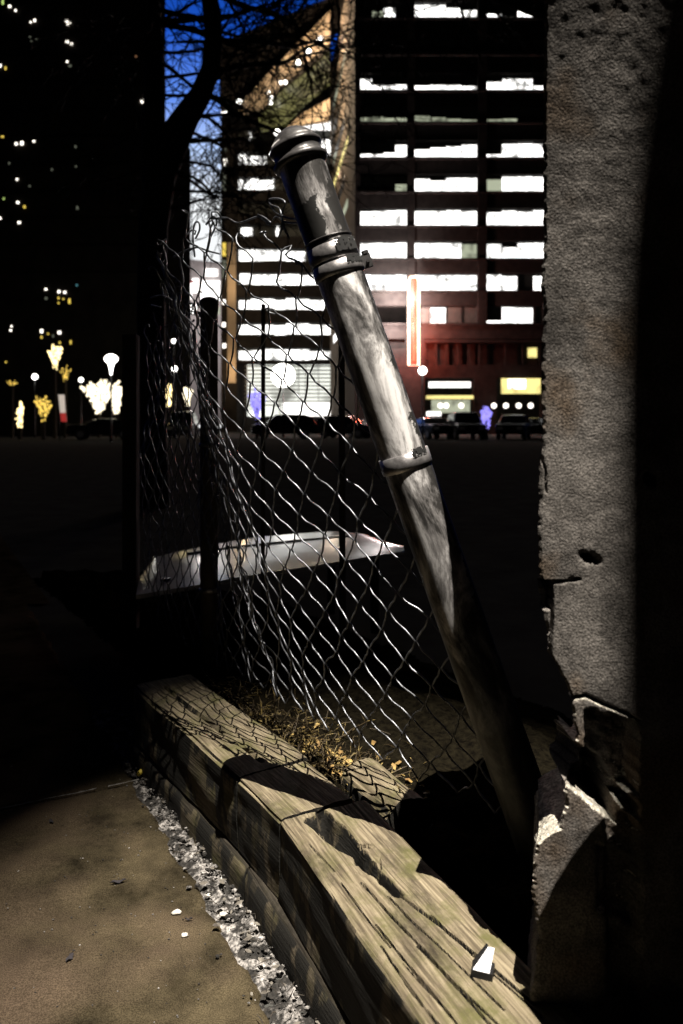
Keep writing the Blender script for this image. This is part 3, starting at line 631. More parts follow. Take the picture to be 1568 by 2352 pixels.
def pier():
    ys = []; y = -1500
    while y < 2560:
        ys.append(y); y += 30 if y < -120 else 8 if y < -20 else (5 if y < 1500 else 3.2) if y < 2380 else 14
    nx = 92; vs = []; fs = []; rows = []
    for y in ys:
        xl = sil_x(y) + (4 * noise.noise(Vector((y * .03, 0, 0))) + 2.5 * noise.noise(Vector((y * .11, 3, 0))) + 1.3 * noise.noise(Vector((y * .4, 7, 0)))) * (1.6 if y > 1450 else .8)
        row = []
        z = HC - (y - HZ) * kx
        for i in range(-5, nx + 1):
            if i < 0: Y = YP + .006 - i * .03 + lean_y(z); X = (xl + 3 - 784) / F * Y + .003 * noise.noise(Vector((i, y * .04, 5)))
            else:
                px = xl + (1720 - xl) * (i / nx) ** 1.25; X = (px - 784) * kx
                q = Vector((X * 60, z * 60, 0)); rr = recess(px, y)
                Y = YP + rr + .0005 * fbm(q, 2) + .00015 * noise.noise(q * 4) + (.0045 * fbm(q * .8, 6) if rr > .006 else 0)
                Y += lean_y(z); X = (px - 784) / F * (YP + lean_y(z))
                if i < 3: Y += .0035 * (3 - i) / 3 * (1 + noise.noise(Vector((y * .09, 1, 1))))
            vs.append((X, Y, z)); row.append(len(vs) - 1)
        rows.append(row)
    for a, c in zip(rows, rows[1:]):
        for i in range(len(a) - 1): fs.append((a[i], c[i], c[i + 1], a[i + 1]))
    m = len(rows[0])
    # back, right side, top
    n0 = len(vs)
    for y in ys: vs.append(((1720 - 784) * kx, YP + .156, HC - (y - HZ) * kx))
    for j in range(len(ys) - 1):
        fs.append((rows[j][-1], rows[j + 1][-1], n0 + j + 1, n0 + j)); fs.append((n0 + j, n0 + j + 1, rows[j + 1][0], rows[j][0]))
    fs.append(tuple(rows[0]) + (n0,))
    fs.append(tuple(reversed(rows[-1] + [n0 + len(ys) - 1])))
    b = MB(); b.add(vs, fs); o = b.build('concrete_pier', M['concrete'], smooth=True)
    md = o.modifiers.new('edge', 'EDGE_SPLIT'); md.split_angle = R(40)
    o.data.materials.append(M['fresh'])
    for pl_ in o.data.polygons:
        if pl_.normal.z > .42 and .30 < pl_.center.z < .56: pl_.material_index = 1
    return o
tag(pier(), 'broken rough concrete pier filling the right edge, its lower corner smashed away', 'pier')
# unseen slab added nearer the viewer to throw shade on the pier's foot
b = MB(); 
def shade_pt(px, py, Y=.595):          # where a ray from the lamp to the pier face passes the nearer slab
    q = W(px, py, YP + lean_y(HC - (py - HZ) * kx)); l_ = so.location; f_ = (q.y - Y) / (q.y - l_.y); return ((q + (l_ - q) * f_).x, (q + (l_ - q) * f_).z)
up = [shade_pt(*a) for a in ((1205, 2290), (1240, 2230), (1262, 2180), (1300, 2120), (1345, 2060), (1395, 2000), (1436, 1940), (1500, 1900), (1600, 1890))]
pts = [(up[0][0] - .004, 0), (up[0][0] + .004, .6), (up[0][0], up[0][1] - .2)] + up + [(.95, up[-1][1]), (.95, 0)]
b.prism([(x, .595, z) for x, z in pts], (0, .018, 0)); _ = 0
tag(b.build('unseen_shade_slab', M['concrete']), 'unseen broken concrete slab added nearer the viewer to shade the pier foot', 'wall')

ex = so.location.x + (((1412 - 784) / F * YP) - so.location.x) * (-1.42 - so.location.y) / (YP - so.location.y)
b = MB(); b.box((ex, -1.42, -.1), (ex + 3.2, -1.3, 9.5)); tag(b.build('unseen_shade_wall', M['concrete']), 'tall concrete wall added out of view, its edge shading the right part of the pier', 'wall')  # added behind the camera, out of view, only to cast this shade edge

# ------------------------------------------------------------------ low enamel panel table behind the fence
zt = .35
def T(x, y): Y = (HC - zt) * F / (y - HZ); return ((x - 784) / F * Y, Y)
fl = T(312, 1342); fr = T(940, 1258); bk1 = T(905, 1243); bk2 = T(800, 1216); bk3 = T(765, 1214); bl = T(395, 1247); fl2 = T(320, 1300)
tt = empty('panel_table', (0, 2.9, 0), 'low table with a glossy white sheet metal top reflecting the lit building', 'table')
frt = [T(352, 1258), fl2, fl, T(470, 1328), T(700, 1293), fr]; frt.sort(); bck = [T(352, 1258), bl, T(590, 1226), bk3, bk2, T(830, 1219), T(860, 1228), bk1, fr]
def edge_y(pl, x):
    for a, c in zip(pl, pl[1:]):
        if min(a[0], c[0]) <= x <= max(a[0], c[0]) and abs(c[0] - a[0]) > 1e-6: return a[1] + (c[1] - a[1]) * (x - a[0]) / (c[0] - a[0])
    return None
def crown(x, f): return zt - .020 * (max(0, -.20 - x) / .45) ** 2 - .012 * (2 * f - 1) ** 2 + .004 * noise.noise(Vector((x * 4, f * 2, 0)))
nx_, ny_ = 60, 16; xl_ = min(p_[0] for p_ in bck) + .004; vs = []; cols = []
for i in range(nx_ + 1):
    x = xl_ + (fr[0] - .022 - xl_) * i / nx_; ys_ = [edge_y(pl, x) for pl in (frt, bck)]; y0 = ys_[0] if ys_[0] is not None else fl[1]; y1 = max(y0 + .004, max([edge_y(bck[k:k + 2], x) or 0 for k in range(len(bck) - 1)]))
    for z_ in (0, -.014):
        for j in range(ny_ + 1): vs.append((x, y0 + (y1 - y0) * j / ny_ - 2.9, crown(x, j / ny_) + z_))
m_ = ny_ + 1; fs = []
for i in range(nx_):
    a = i * 2 * m_; c = a + 2 * m_
    for j in range(ny_): fs.append((a + j, c + j, c + j + 1, a + j + 1)); fs.append((a + m_ + j, a + m_ + j + 1, c + m_ + j + 1, c + m_ + j))
    fs.append((a, a + m_, c + m_, c)); fs.append((a + ny_, c + ny_, c + m_ + ny_, a + m_ + ny_))
for a in (0, nx_ * 2 * m_): fs.append(tuple(range(a, a + m_)) + tuple(range(a + 2 * m_ - 1, a + m_ - 1, -1)))
b = MB(); b.add(vs, fs); o = b.build('table_top', M['panel'], tt, smooth=True); o.modifiers.new('edge', 'EDGE_SPLIT').split_angle = R(45)
b = MB(); q1, q2 = T(430, 1262), T(800, 1232); b.tube([(q1[0] + (q2[0] - q1[0]) * k / 8, q1[1] + (q2[1] - q1[1]) * k / 8 - 2.9, crown(q1[0] + (q2[0] - q1[0]) * k / 8, .5) + .001) for k in range(9)], .005, 6); b.build('seam', M['black'], tt)
for (x, y) in (T(380, 1318), T(860, 1258), T(760, 1232), T(480, 1262)):
    b = MB(); b.tube([(x, y - 2.9, 0), (x, y - 2.9, zt - .013)], .018, 8); b.build('leg', M['black'], tt)

# ------------------------------------------------------------------ bare trees
def grow(b, p, d, l, r, depth, rnd, droop=.0, spread=.55, minr=.004, taper=.72):
    pts = [p]; rs = [r]; n = 5; q = p; dd = d.copy()
    for i in range(n):
        dd = (dd + Vector((rnd.gauss(0, .13), rnd.gauss(0, .13), rnd.gauss(0, .13) - droop))).normalized(); q = q + dd * (l / n); pts.append(q); rs.append(r * (1 - (1 - taper) * (i + 1) / n))
    b.tube(pts, rs, 8 if r > .06 else (5 if r > .015 else 3), False)
    if depth <= 0: return
    k = 2 if rnd.random() < .55 else 3
    for i in range(k):
        nd = (dd + Vector((rnd.gauss(0, spread), rnd.gauss(0, spread), rnd.gauss(0, spread)))).normalized()
        grow(b, q, nd, l * rnd.uniform(.62, .88), max(minr, rs[-1] * rnd.uniform(.55, .8)), depth - 1, rnd, droop, spread, minr, taper)
    for i in range(2):
        j = rnd.randint(1, 4); nd = (dd + Vector((rnd.gauss(0, .9), rnd.gauss(0, .9), rnd.gauss(0, .9)))).normalized()
        if depth > 1: grow(b, pts[j], nd, l * rnd.uniform(.4, .7), max(minr, rs[j] * .4), depth - 2, rnd, droop, spread, minr, taper)
t = empty('bare_tree', (W(350, 980, 8).x, 8, 0), 'big leafless tree left of the fence, black trunk forking against the blue sky', 'tree')
TL = t.location
b = MB(); tr = [W(350, 1175, 8), W(348, 980, 8), W(347, 700, 8), W(352, 520, 8), W(368, 400, 8), W(398, 320, 8), W(428, 268, 8), W(462, 215, 8), W(483, 160, 8), W(491, 90, 8), W(484, 20, 8), W(470, -80, 8), W(440, -260, 8)]
b.tube([p - TL for p in tr], [.19, .155, .15, .155, .17, .175, .14, .115, .10, .095, .09, .08, .05], 14)
b.tube([p - TL for p in (W(356, 480, 8), W(352, 330, 8.1), W(356, 180, 8.2), W(350, 20, 8.3), W(335, -150, 8.4))], [.13, .13, .11, .09, .06], 10)
b.build('trunk', M['bark'], t, smooth=True)
rt = random.Random(21); b = MB()
seeds = [(430, 268, .6, -.2, .0, 1.0), (462, 215, -.7, .1, .6, 1.0), (483, 160, .8, .1, -.1, 1.3), (491, 90, .9, .1, .0, 1.4), (491, 90, -.8, .1, .5, 1.0), (480, -20, 1, .1, -.3, 1.6),
         (470, -80, .6, .1, -.6, 1.2), (460, -120, 1, -.2, -.4, 1.9), (410, 300, .9, .1, .2, .8), (400, 330, 1, 0, -.1, .8), (385, 370, 1, 0, -.15, .75), (376, 400, 1, .1, -.05, .9),
         (365, 430, 1, 0, -.2, .9), (357, 480, 1, 0, -.05, .85), (356, 180, .9, 0, .1, .9), (352, 60, .9, 0, .1, 1.1), (350, 20, 1, 0, -.3, 1.3), (350, 120, 1, 0, .1, .9)]
for k_ in range(17):
    sx_ = rt.choice(((483, 160), (491, 90), (487, 40), (462, 215), (430, 268), (398, 320), (380, 385), (352, 60), (484, 10), (478, -40)))
    seeds.append((sx_[0], sx_[1], rt.choice((1, 1, -.6)), rt.uniform(-.3, .3), rt.uniform(-.5, .6), rt.uniform(.7, 1.35)))
for i, (x, y, dx, dy, dz, l) in enumerate(seeds):
    p = W(x, y, 8.05) - TL; grow(b, p, Vector((dx, dy, dz)).normalized(), l * .62, .022 + .012 * (l > 1.2), 4, rt, .02, .5, .0055)
b.build('branches', M['bark'], t)
# neighbour tree whose trunk stands out of view, boughs reaching over from the top
t = empty('bare_tree', (3.6, 10.5, 0), 'thin boughs of a second leafless tree hanging across the top of the office building', 'tree'); TL2 = t.location
b = MB(); b.tube([(0, 0, 0), (.1, 0, 3), (-.1, 0, 6.2), (-.3, 0, 8.5)], [.2, .17, .13, .06], 12); b.build('trunk', M['bark'], t, smooth=True)
b = MB(); rt = random.Random(4)
for (x, y, dx, dz, l) in ((880, -330, -.9, -.35, 2.0), (860, -250, -.8, -.6, 1.6), (760, -120, -.5, -.9, 1.5), (720, -60, -.2, -1, 1.3), (980, -200, -.5, -.8, 1.5), (1080, -150, .3, -.9, 1.3), (760, -90, .3, -.9, 1.6), (900, -160, -.1, -1, 1.5), (1000, -60, .5, -.8, 1.2), (690, -40, -.7, -.5, 1.2)):
    p = W(x, y, 10.5) - TL2; b.tube([Vector((-.1, 0, 6.4)), (Vector((-.1, 0, 6.4)) + p) / 2 + Vector((0, 0, .4)), p], [.06, .045, .03], 6)
    grow(b, p, Vector((dx, rt.uniform(-.2, .2), dz)).normalized(), l * .6, .026, 4, rt, .0, .36, .0045, .8)
b.build('branches', M['bark'], t)

# ------------------------------------------------------------------ dark tower at the left with scattered lit windows
YT = 70; kt = YT / F
tw = empty('tower_block', (W(200, 980, YT).x, YT, 0), 'unlit high tower at the left with a scatter of small lit windows', 'building')
def tw_p(x, y, d=0): return W(x, y, YT + d) - tw.location
b = MB(); a = tw_p(-560, 980); c = tw_p(380, -500); b.prism([(a.x, 0, 0), (c.x, 0, 0), (tw_p(370, 0, 22).x, 22, 0), (a.x, 22, 0)], (0, 0, c.z))
c2 = tw_p(436, 338); b.prism([(c.x - 4, .3, 0), (c2.x, .3, 0), (tw_p(428, 0, 16).x, 16, 0), (c.x - 10, 16, 0)], (0, 0, c2.z))
for y in range(-480, 960, 62):                    # floor bands
    z = tw_p(0, y).z; b.box((a.x, -.12, z), (c.x, -.002, z + .45))
b.build('wall', M['dark'], tw)
b = MB(); b.box((a.x - .3, -.3, c.z + .002), (c.x + .3, 22.3, c.z + .6)); b.build('roof', M['dark'], tw)
dots1 = [(22,20,'g',9,26),(66,46,'w',13,13),(104,72,'w',9,11),(200,147,'w',8,8),(225,136,'w',11,14),(430,140,'w',16,12),(455,152,'w',11,9),(436,165,'w',9,12),(195,240,'d',8,8),(204,265,'d',7,7),(237,257,'d',10,8),(432,272,'w',15,14),(460,286,'w',14,10),
 (870,365,'o',8,9),(950,384,'w',16,16),(1078,415,'o',18,30),(432,398,'w',9,10),(450,425,'d',16,12),(5,424,'w',12,16),(40,440,'y',8,17),(910,650,'w',21,19),(945,662,'w',10,10),(973,680,'w',16,18),(1078,712,'w',20,16),(1103,745,'w',9,8),
 (20,875,'y',14,10),(108,921,'w',14,14),(144,917,'w',16,20),(220,905,'w',12,9),(63,1045,'d',8,12),(113,1147,'w',10,11),(193,1190,'d',10,10),(28,1270,'g',6,6),(118,1294,'w',14,12),(160,1322,'y',12,15),(497,1328,'d',11,20),(5,1395,'w',11,12),(126,1422,'w',16,11),(488,1065,'d',8,9),(485,940,'d',9,18),(335,1085,'d',9,12)]
dots4 = [(334,315,'w',12,11),(427,332,'w',14,14),(469,337,'w',14,12),(424,378,'y',9,12),(424,413,'y',7,6),(459,384,'y',6,9),(502,400,'y',11,30),(555,286,'c',9,10),(88,580,'w',8,8),(82,609,'w',12,10),(303,615,'w',14,20),(349,634,'y',8,9),(430,625,'w',17,16),(302,658,'y',10,13),(433,697,'y',8,13),(511,694,'y',8,22),(47,836,'y',8,9),(335,380,'d',14,14),(385,650,'d',8,16)]
mm = {'w': 'wwhite', 'y': 'wyel', 'g': 'wgrn', 'd': 'wdim', 'o': 'worg', 'c': 'wcyan'}
for L_, sx, y0 in ((dots1, .36, 0), (dots4, .32, 564)):
    for (x, y, k, w_, h_) in L_:
        p = tw_p(x * sx, y * sx + y0); hw = max(w_ * .36 * kt * .55, .07); hh = max(h_ * .36 * kt * .55, .07); b = MB()
        if p.x > c.x: continue
        b.box((p.x - hw, -.17, p.z - hh), (p.x + hw, -.125, p.z + hh)); b.build('window', M[mm[k]], tw)

# ------------------------------------------------------------------ office building: right wing, angled return, recessed wing
YA = 84; ka = YA / F
def AP(x, y, d=0): return Vector(((x - 784) * ka, YA + d, HC - (y - HZ) * ka))
off = empty('office_building', (AP(1000, 0).x, YA, 0), 'large dark brick office building with rows of blazing white windows', 'building'); OL = off.location
def part(b, name, m, par=off, smooth=False, lab=None):
    b.v = [tuple(Vector(v) - OL) for v in b.v]
    o = b.build(name, m, par, smooth=smooth)
    if lab: o['label'] = lab
    return o
bays = [(827, 935), (952, 1097), (1117, 1262), (1282, 1427)]
rows = [742, 667, 593, 518, 440, 362, 281, 208, 125, 42, -36]
OH = 40                                         # opening height
wall = MB(); xr = 1450
def abox(b, x0, x1, y0, y1, d0, d1):
    a = AP(x0, y1, d0); c = AP(x1, y0, d1); b.box((a.x, a.y, a.z), (c.x, c.y, c.z))
prev = 778
for i, yb in enumerate(rows):                    # spandrels
    abox(wall, 815, xr, yb + .0, prev, 0, 1.2)
    abox(wall, 822, xr, yb + .5, yb + 5, -.35, -.002)     # sill line
    prev = yb - OH
abox(wall, 815, xr, -130, prev, 0, 1.2)
for x0, x1 in [(815, 827), (935, 952), (1097, 1117), (1262, 1282), (1427, xr)]:
    abox(wall, x0, x1, -76, 742, -.25, -.003)
    for yb in rows: abox(wall, x0, x1, yb - OH + .05, yb - .05, 0.003, 1.19)
abox(wall, 815, 860, 778.1, 1000, 0, 1.2); abox(wall, 930, 975, 778.1, 868, 0.01, 1.2); abox(wall, 860, 930, 800, 868, .005, 1.2); abox(wall, 860.1, 929.9, 778.1, 799.9, .6, 1.2)
abox(wall, 975.1, xr, 868 - 88, 786, 0.012, 1.2); abox(wall, 975.1, xr, 838, 868, .01, 1.2)
for x in (976, 1000, 1024, 1050, 1076, 1100, 1160, 1200, 1240, 1300, 1380): abox(wall, x, x + 4, 786.1, 837.9, .3, .5)
abox(wall, 975.1, xr, 786.1, 837.9, .9, 1.2)
abox(wall, 860.1, 975, 868.1, 1000, .01, 1.2); abox(wall, 1088, 1140, 868.1, 1000, .01, 1.2); abox(wall, 1245, xr, 868.1, 1000, .01, 1.2)
abox(wall, 815, xr, -76, 1000, 8, 20)
part(wall, 'wall', M['bldg'])
lit = [  # per row, per bay: open height of each of the four panes (negative = dim)
 [[0,0,0,0],[0,1,0,0],[.15,1,1,0],[0,1,1,1]], [[1,1,1,1],[1,1,1,1],[1,.9,0,.9],[1,1,0,1]], [[1,1,1,1],[.95,1,1,-.9],[.9,.7,.95,1],[1,1,1,1]], [[.9,.93,1,1],[.93,1,1,.95],[.85,1,.93,1],[1,1,1,1]],
 [[0,0,0,-.5],[.85,.75,.9,.9],[-.8,1,1,1],[1,1,1,0]], [[.3,.28,.36,.85],[.6,.72,.75,.88],[.3,.9,.95,.9],[1,1,1,0]], [[-.4,-.42,-.35,-.38],[-.5,-.4,-.3,-.28],[-.28,-.3,0,0],[0,0,0,0]],
 [[.85,.45,.42,.45],[.4,.45,.42,.38],[.62,.85,.8,.4],[.5,.5,0,0]], [[0]*4]*4, [[0,-.6,.8,.15],[1,.95,.8,.62],[.4,.2,.8,1],[1,1,1,1]], [[0]*4,[1]*4,[0,0,1,1],[0]*4]]
rl = random.Random(9)
for yb, rw_ in zip(rows, lit):
    for (x0, x1), fr_ in zip(bays, rw_):
        if yb == 742 and x0 == 827: continue
        fm = MB(); n = 4
        abox(fm, x0 + .1, x1 - .1, yb - 1.6, yb - .1, .30, .42); abox(fm, x0 + .1, x1 - .1, yb - OH + .1, yb - OH + 1.6, .30, .42)
        for k in range(n + 1):
            x = x0 + .5 + (x1 - x0 - 1) * k / n; abox(fm, x - .5, x + .5, yb - OH + 1.7, yb - 1.7, .30, .42)
        fo = part(fm, 'window', M['black'])
        for mk, tst in (('win_bright', lambda f: f > 0), ('win_dim', lambda f: f < 0)):
            pb = MB()
            for k, f in enumerate(fr_):
                if not tst(f):
                    if pb.v: part(pb, 'pane', M[mk], fo); pb = MB()
                    continue
                a0 = x0 + .5 + (x1 - x0 - 1) * k / n; a1 = x0 + .5 + (x1 - x0 - 1) * (k + 1) / n; top_ = yb - 1.7 - (OH - 3.4) * min(.97, abs(f)) + rl.uniform(-1, 1)
                abox(pb, a0, a1, top_, yb - 1.7, .6, .66)
            if pb.v: part(pb, 'pane', M[mk], fo)
        kb = MB()
        for k, f in enumerate(fr_):
            a0 = x0 + .5 + (x1 - x0 - 1) * k / n; a1 = x0 + .5 + (x1 - x0 - 1) * (k + 1) / n
            if abs(f) >= .93 and kb.v: part(kb, 'blind', M['blind'], fo); kb = MB()
            if abs(f) < .93: abox(kb, a0 + .15, a1 - .15, yb - OH + 1.7, yb - 1.75 - (OH - 3.4) * abs(f), .48, .52)
        if kb.v: part(kb, 'blind', M['blind'], fo)
# ground floor shop fronts
for (x0, x1, y0, y1, k, lab) in ((1150, 1240, 869, 904, 'win_warm', 'yellow lit shop window'), (1165, 1205, 871, 893, 'win_bright', 'bright pane in the yellow shop window'), (984, 1080, 877, 890, 'win', 'white lit shop sign band'), (978, 1086, 908, 916, 'win_warm', 'yellow canopy light strip'),
                                 (1215, 1236, 797, 820, 'win_warm', 'small warm window'), (990, 1078, 918, 948, 'win_dim', 'dim shop window'), (979, 1012, 945, 955, 'win', 'white lit shop floor')):
    b = MB(); abox(b, x0, x1, y0, y1, -.4 if k == 'win_bright' else -.2 if y0 != 797 else .6, -.1 if y0 != 797 else .7); part(b, 'shop_window', M[k], lab=lab)
for x in (1021, 1055, 1008, 1129, 1156, 1185, 1212):
    b = MB(); p = AP(x, 932, -1.2); b.blob(p, .30, 1, 0, n=10, m=6); part(b, 'downlight', M['worg'] if x < 1 else M['wwhite'])
# angled return wall between the wings
def BP(t, y, d=0):    # t 0 at the corner (815) .. 1 at the recess (760)
    Y = YA + .6 + (114 - YA) * t; px = 815 + (758 - 815) * t
    return Vector(((px - 784) / F * YA * (1 - t) + (px - 784) / F * 114 * t, Y + d, HC - (y - HZ) * ka))
b = MB()
def bquad(b, t0, t1, y0, y1, th, off_=0):
    a0 = BP(t0, y1); a1 = BP(t1, y1); c1 = BP(t1, y0); c0 = BP(t0, y0); n_ = Vector((-(a1 - a0).y, (a1 - a0).x, 0)).normalized()
    if n_.x > 0: n_ = -n_
    pts = [p + n_ * off_ for p in (a0, a1, c1, c0)]; b.prism(pts, -n_ * th)
bquad(b, 0, 1, -130, 1005, .5, 0)
part(b, 'return_wall', mat('brown_render', (.15, .115, .085), .9, col2=(.2, .155, .115), scale=.8))
for i, yb in enumerate(rows):
    b = MB(); bquad(b, .16, .86, yb - 38, yb - 8, .1, .13); wo = part(b, 'window', M['black'])
    m_ = ['win', 'win', 'win_bright', 'win', 'win_dim', 'win_bright', 'win_warm', 'win_dim', 'blind', 'win_dim', 'blind'][i]
    b = MB(); t0 = rl.uniform(.2, .45); bquad(b, t0, .82, yb - 34 + rl.uniform(0, 9), yb - 11, .1, .18); part(b, 'pane', M[m_], wo)
# recessed wing
YC = 115; kc = YC / F
def CP(x, y, d=0): return Vector(((x - 784) * kc, YC + d, HC - (y - HZ) * kc))
def cbox(b, x0, x1, y0, y1, d0, d1):
    a = CP(x0, y1, d0); c = CP(x1, y0, d1); b.box((a.x, a.y, a.z), (c.x, c.y, c.z))
crow = [828, 770, 712, 655, 600, 543, 490, 436, 378, 322, 266]; CO = 30
b = MB(); prev = 832
for yb in crow:
    cbox(b, 545, 760, yb, prev, 0, 1); prev = yb - CO
cbox(b, 545, 760, 92, prev, 0, 1); cbox(b, 509, 760, 92, 1000, 5, 14)
cbox(b, 509, 545, 96, 1000, -.6, 4.9); part(b, 'recessed_wall', M['bldg'])
b = MB(); cbox(b, 524, 543, 560, 880, -.95, -.603); part(b, 'pilaster', M['beige'])
b = MB(); cbox(b, 780, 800, 700, 955, -3, -2); part(b, 'pilaster', M['beige'])
clit = {828: (548, 760), 770: (548, 760), 712: (548, 745), 655: (550, 750), 600: (548, 700), 543: (552, 640), 490: None, 436: (543, 628), 378: (541, 610), 322: (542, 577), 266: None}
for yb in crow:
    fm = MB(); cbox(fm, 545.1, 759.9, yb - CO + .1, yb - CO + 1.2, .2, .5); cbox(fm, 545.1, 759.9, yb - 1.2, yb - .1, .2, .5)
    for x in range(546, 760, 27): cbox(fm, x, x + .9, yb - CO + 1.3, yb - 1.3, .2, .5)
    fo = part(fm, 'window', M['black']); kb = MB(); cbox(kb, 545.1, 759.9, yb - CO + .1, yb - .1, .8, .85); part(kb, 'blind', M['blind'], fo)
    if clit[yb]:
        x0, x1 = clit[yb]; pb = MB(); x = x0
        while x < x1:
            x2 = min(x + rl.choice((27, 27, 54)), x1)
            if rl.random() < .93: cbox(pb, x, x2, yb - CO + rl.uniform(2, 8), yb - 2 - rl.uniform(0, 3), .6, .7)
            x = x2
        part(pb, 'pane', M['win_bright'], fo)
for (x0, x1, y0, y1, k) in ((690, 760, 280, 303, 'win'), (725, 760, 325, 360, 'win'), (515, 522, 368, 388, 'wwhite'), (510, 522, 242, 268, 'wwhite'), (510, 520, 400, 440, 'wdim'), (512, 521, 345, 352, 'wdim'), (546, 560, 232, 240, 'wwhite'), (512, 520, 560, 590, 'wyel'), (512, 521, 600, 640, 'wdim'), (512, 519, 690, 700, 'wwhite'), (512, 519, 742, 752, 'wwhite'), (513, 520, 790, 800, 'wwhite')):
    b = MB(); cbox(b, x0, x1, y0, y1, -.75, -.62); part(b, 'lit_window', M[k])
# atrium at street level: bright hall behind slats
b = MB(); cbox(b, 562, 760, 834, 955, 3.0, 3.2); part(b, 'atrium_glass', emit('atrium_light', (.93, .95, .86), 1.3, .75, .25))
b = MB()
for y in range(838, 930, 9): cbox(b, 560, 760, y, y + 3.2, 1.2, 1.5)
for x in (600, 640, 684, 700, 730): cbox(b, x, x + 1.6, 834, 955, .9, 1.19)
part(b, 'louvres', mat('pale_louvre', (.25, .25, .23), .6))
b = MB(); cbox(b, 575, 605, 945, 957, -.2, .6); cbox(b, 648, 760, 925, 955, -.2, .6); part(b, 'lobby', M['win'])
# stepped glazed bridge and soffit high up between the wings
def strip(name, pts, Y0, th, m, lab=None):
    b = MB(); b.prism([((x - 784) / F * Y, Y, HC - (y - HZ) / F * Y) for x, y, Y in pts], (0, th, 0)); return part(b, name, m, lab=lab)
strip('soffit', [(545, 262, 108), (560, 226, 108), (618, 165, 106), (690, 92, 103), (758, 22, 101), (758, 96, 101), (700, 150, 103), (640, 200, 106), (600, 246, 108)], 0, 1.0, M['beige'], 'beige lit soffit under the roof')
strip('bridge_glass', [(592, 272, 107), (630, 224, 106), (700, 160, 103), (757, 112, 101), (757, 190, 101), (700, 236, 103), (655, 284, 106), (600, 300, 107)], 0, .8, emit('bridge_glow', (.62, .60, .18), .20, .8, .5), 'yellow green glazed bridge')
strip('soffit', [(640, 312, 106), (690, 262, 103), (757, 225, 101), (757, 275, 101), (700, 284, 103)], 0, .8, M['beige'], 'lower beige soffit')
strip('fascia', [(640, 204, 105.5), (700, 154, 102.5), (758, 100, 100.5), (758, 112, 100.5), (700, 164, 102.5), (640, 214, 105.5)], 0, .5, M['dark'])
strip('roof', [(505, 98, 112), (560, 86, 112), (625, 92, 112), (700, 38, 108), (758, -6, 104), (758, 40, 104), (690, 108, 107), (620, 175, 110), (540, 235, 112), (505, 245, 112)], 0, 2.0, M['bldg'])
strip('roof', [(758, -10, 103), (815, -60, 100), (815, 30, 100), (758, 60, 103)], 0, 3, M['bldg'])
for (x, y, r) in ((735, 91, 9), (708, 119, 8), (684, 144, 8), (643, 190, 6), (655, 189, 5), (617, 212, 4), (622, 226, 7), (622, 238, 5), (550, 232, 8), (636, 304, 9), (624, 355, 7)):
    Y = 98.5 + (758 - x) * .045; p = W(x, y, Y); b = MB(); b.blob(p, r * Y / F * .8, 1, 0, n=10, m=6); part(b, 'downlight', M['globe'])
for (x, y, e, c_) in ((735, 88, 3000, (1, .75, .5)), (684, 140, 2400, (1, .75, .5)), (622, 220, 1500, (1, .8, .5)), (720, 268, 1800, (1, .8, .55))):
    l = bpy.data.lights.new('soffit_lamp', 'POINT'); l.energy = e; l.color = c_; l.shadow_soft_size = .3; lo = bpy.data.objects.new('soffit_lamp', l); C.objects.link(lo); lo.location = W(x, y, 97)
# bare point lamps at several heights light the pilasters and return wall
for (x, y, Y, e, c_) in ((533, 850, 111, 550, (1, .72, .42)), (784, 900, 104, 600, (1, .8, .4)), (766, 700, 102, 500, (1, .72, .5)), (770, 400, 102, 200, (1, .72, .5)), (533, 650, 111, 350, (1, .72, .42))):
    l = bpy.data.lights.new('wall_point_lamp', 'POINT'); l.energy = e; l.color = c_; l.shadow_soft_size = .3; lo = bpy.data.objects.new('wall_point_lamp', l); C.objects.link(lo); lo.location = W(x, y, Y)

# vertical red neon blade sign
sg = empty('neon_sign', AP(946, 742, -1.6), 'tall vertical red neon blade sign glowing on the brick wall', 'sign'); SL = sg.location
b = MB(); a = AP(936, 842, -1.5) - SL; c = AP(956, 642, -1.2) - SL; b.box((a.x, a.y, a.z), (c.x, c.y, c.z)); b.build('sign_box', mat('sign_red', (.5, .05, .03), .5), sg)
b = MB(); k0 = [AP(935, 655, -2) - SL, AP(938, 644, -2) - SL, AP(954, 644, -2) - SL, AP(957, 655, -2) - SL, AP(957, 842, -2) - SL, AP(935, 842, -2) - SL, AP(935, 655, -2) - SL]; b.tube(k0, .14, 6); b.build('neon_border', M['neon_y'], sg)
b = MB(); b.tube([AP(946, 650, -2) - SL, AP(946, 735, -2) - SL], [.36, .2], 6); b.tube([AP(946, 745, -2) - SL, AP(946, 832, -2) - SL], .14, 6); b.build('neon_tube', M['neon_r'], sg)
for (x, y, d, e, c_) in ((905, 690, -2.4, 5500, (1, .88, .86)), (898, 752, -2.4, 5000, (1, .82, .80)), (974, 750, -2.0, 1900, (1, .40, .32)), (972, 690, -2.0, 1500, (1, .75, .7)), (965, 800, -2.0, 1900, (1, .10, .05)), (925, 840, -2.0, 800, (1, .10, .05))):
    l = bpy.data.lights.new('neon_spill', 'POINT'); l.energy = e; l.color = c_; l.shadow_soft_size = .4; lo = bpy.data.objects.new('neon_spill', l); C.objects.link(lo); lo.location = AP(x, y, d)

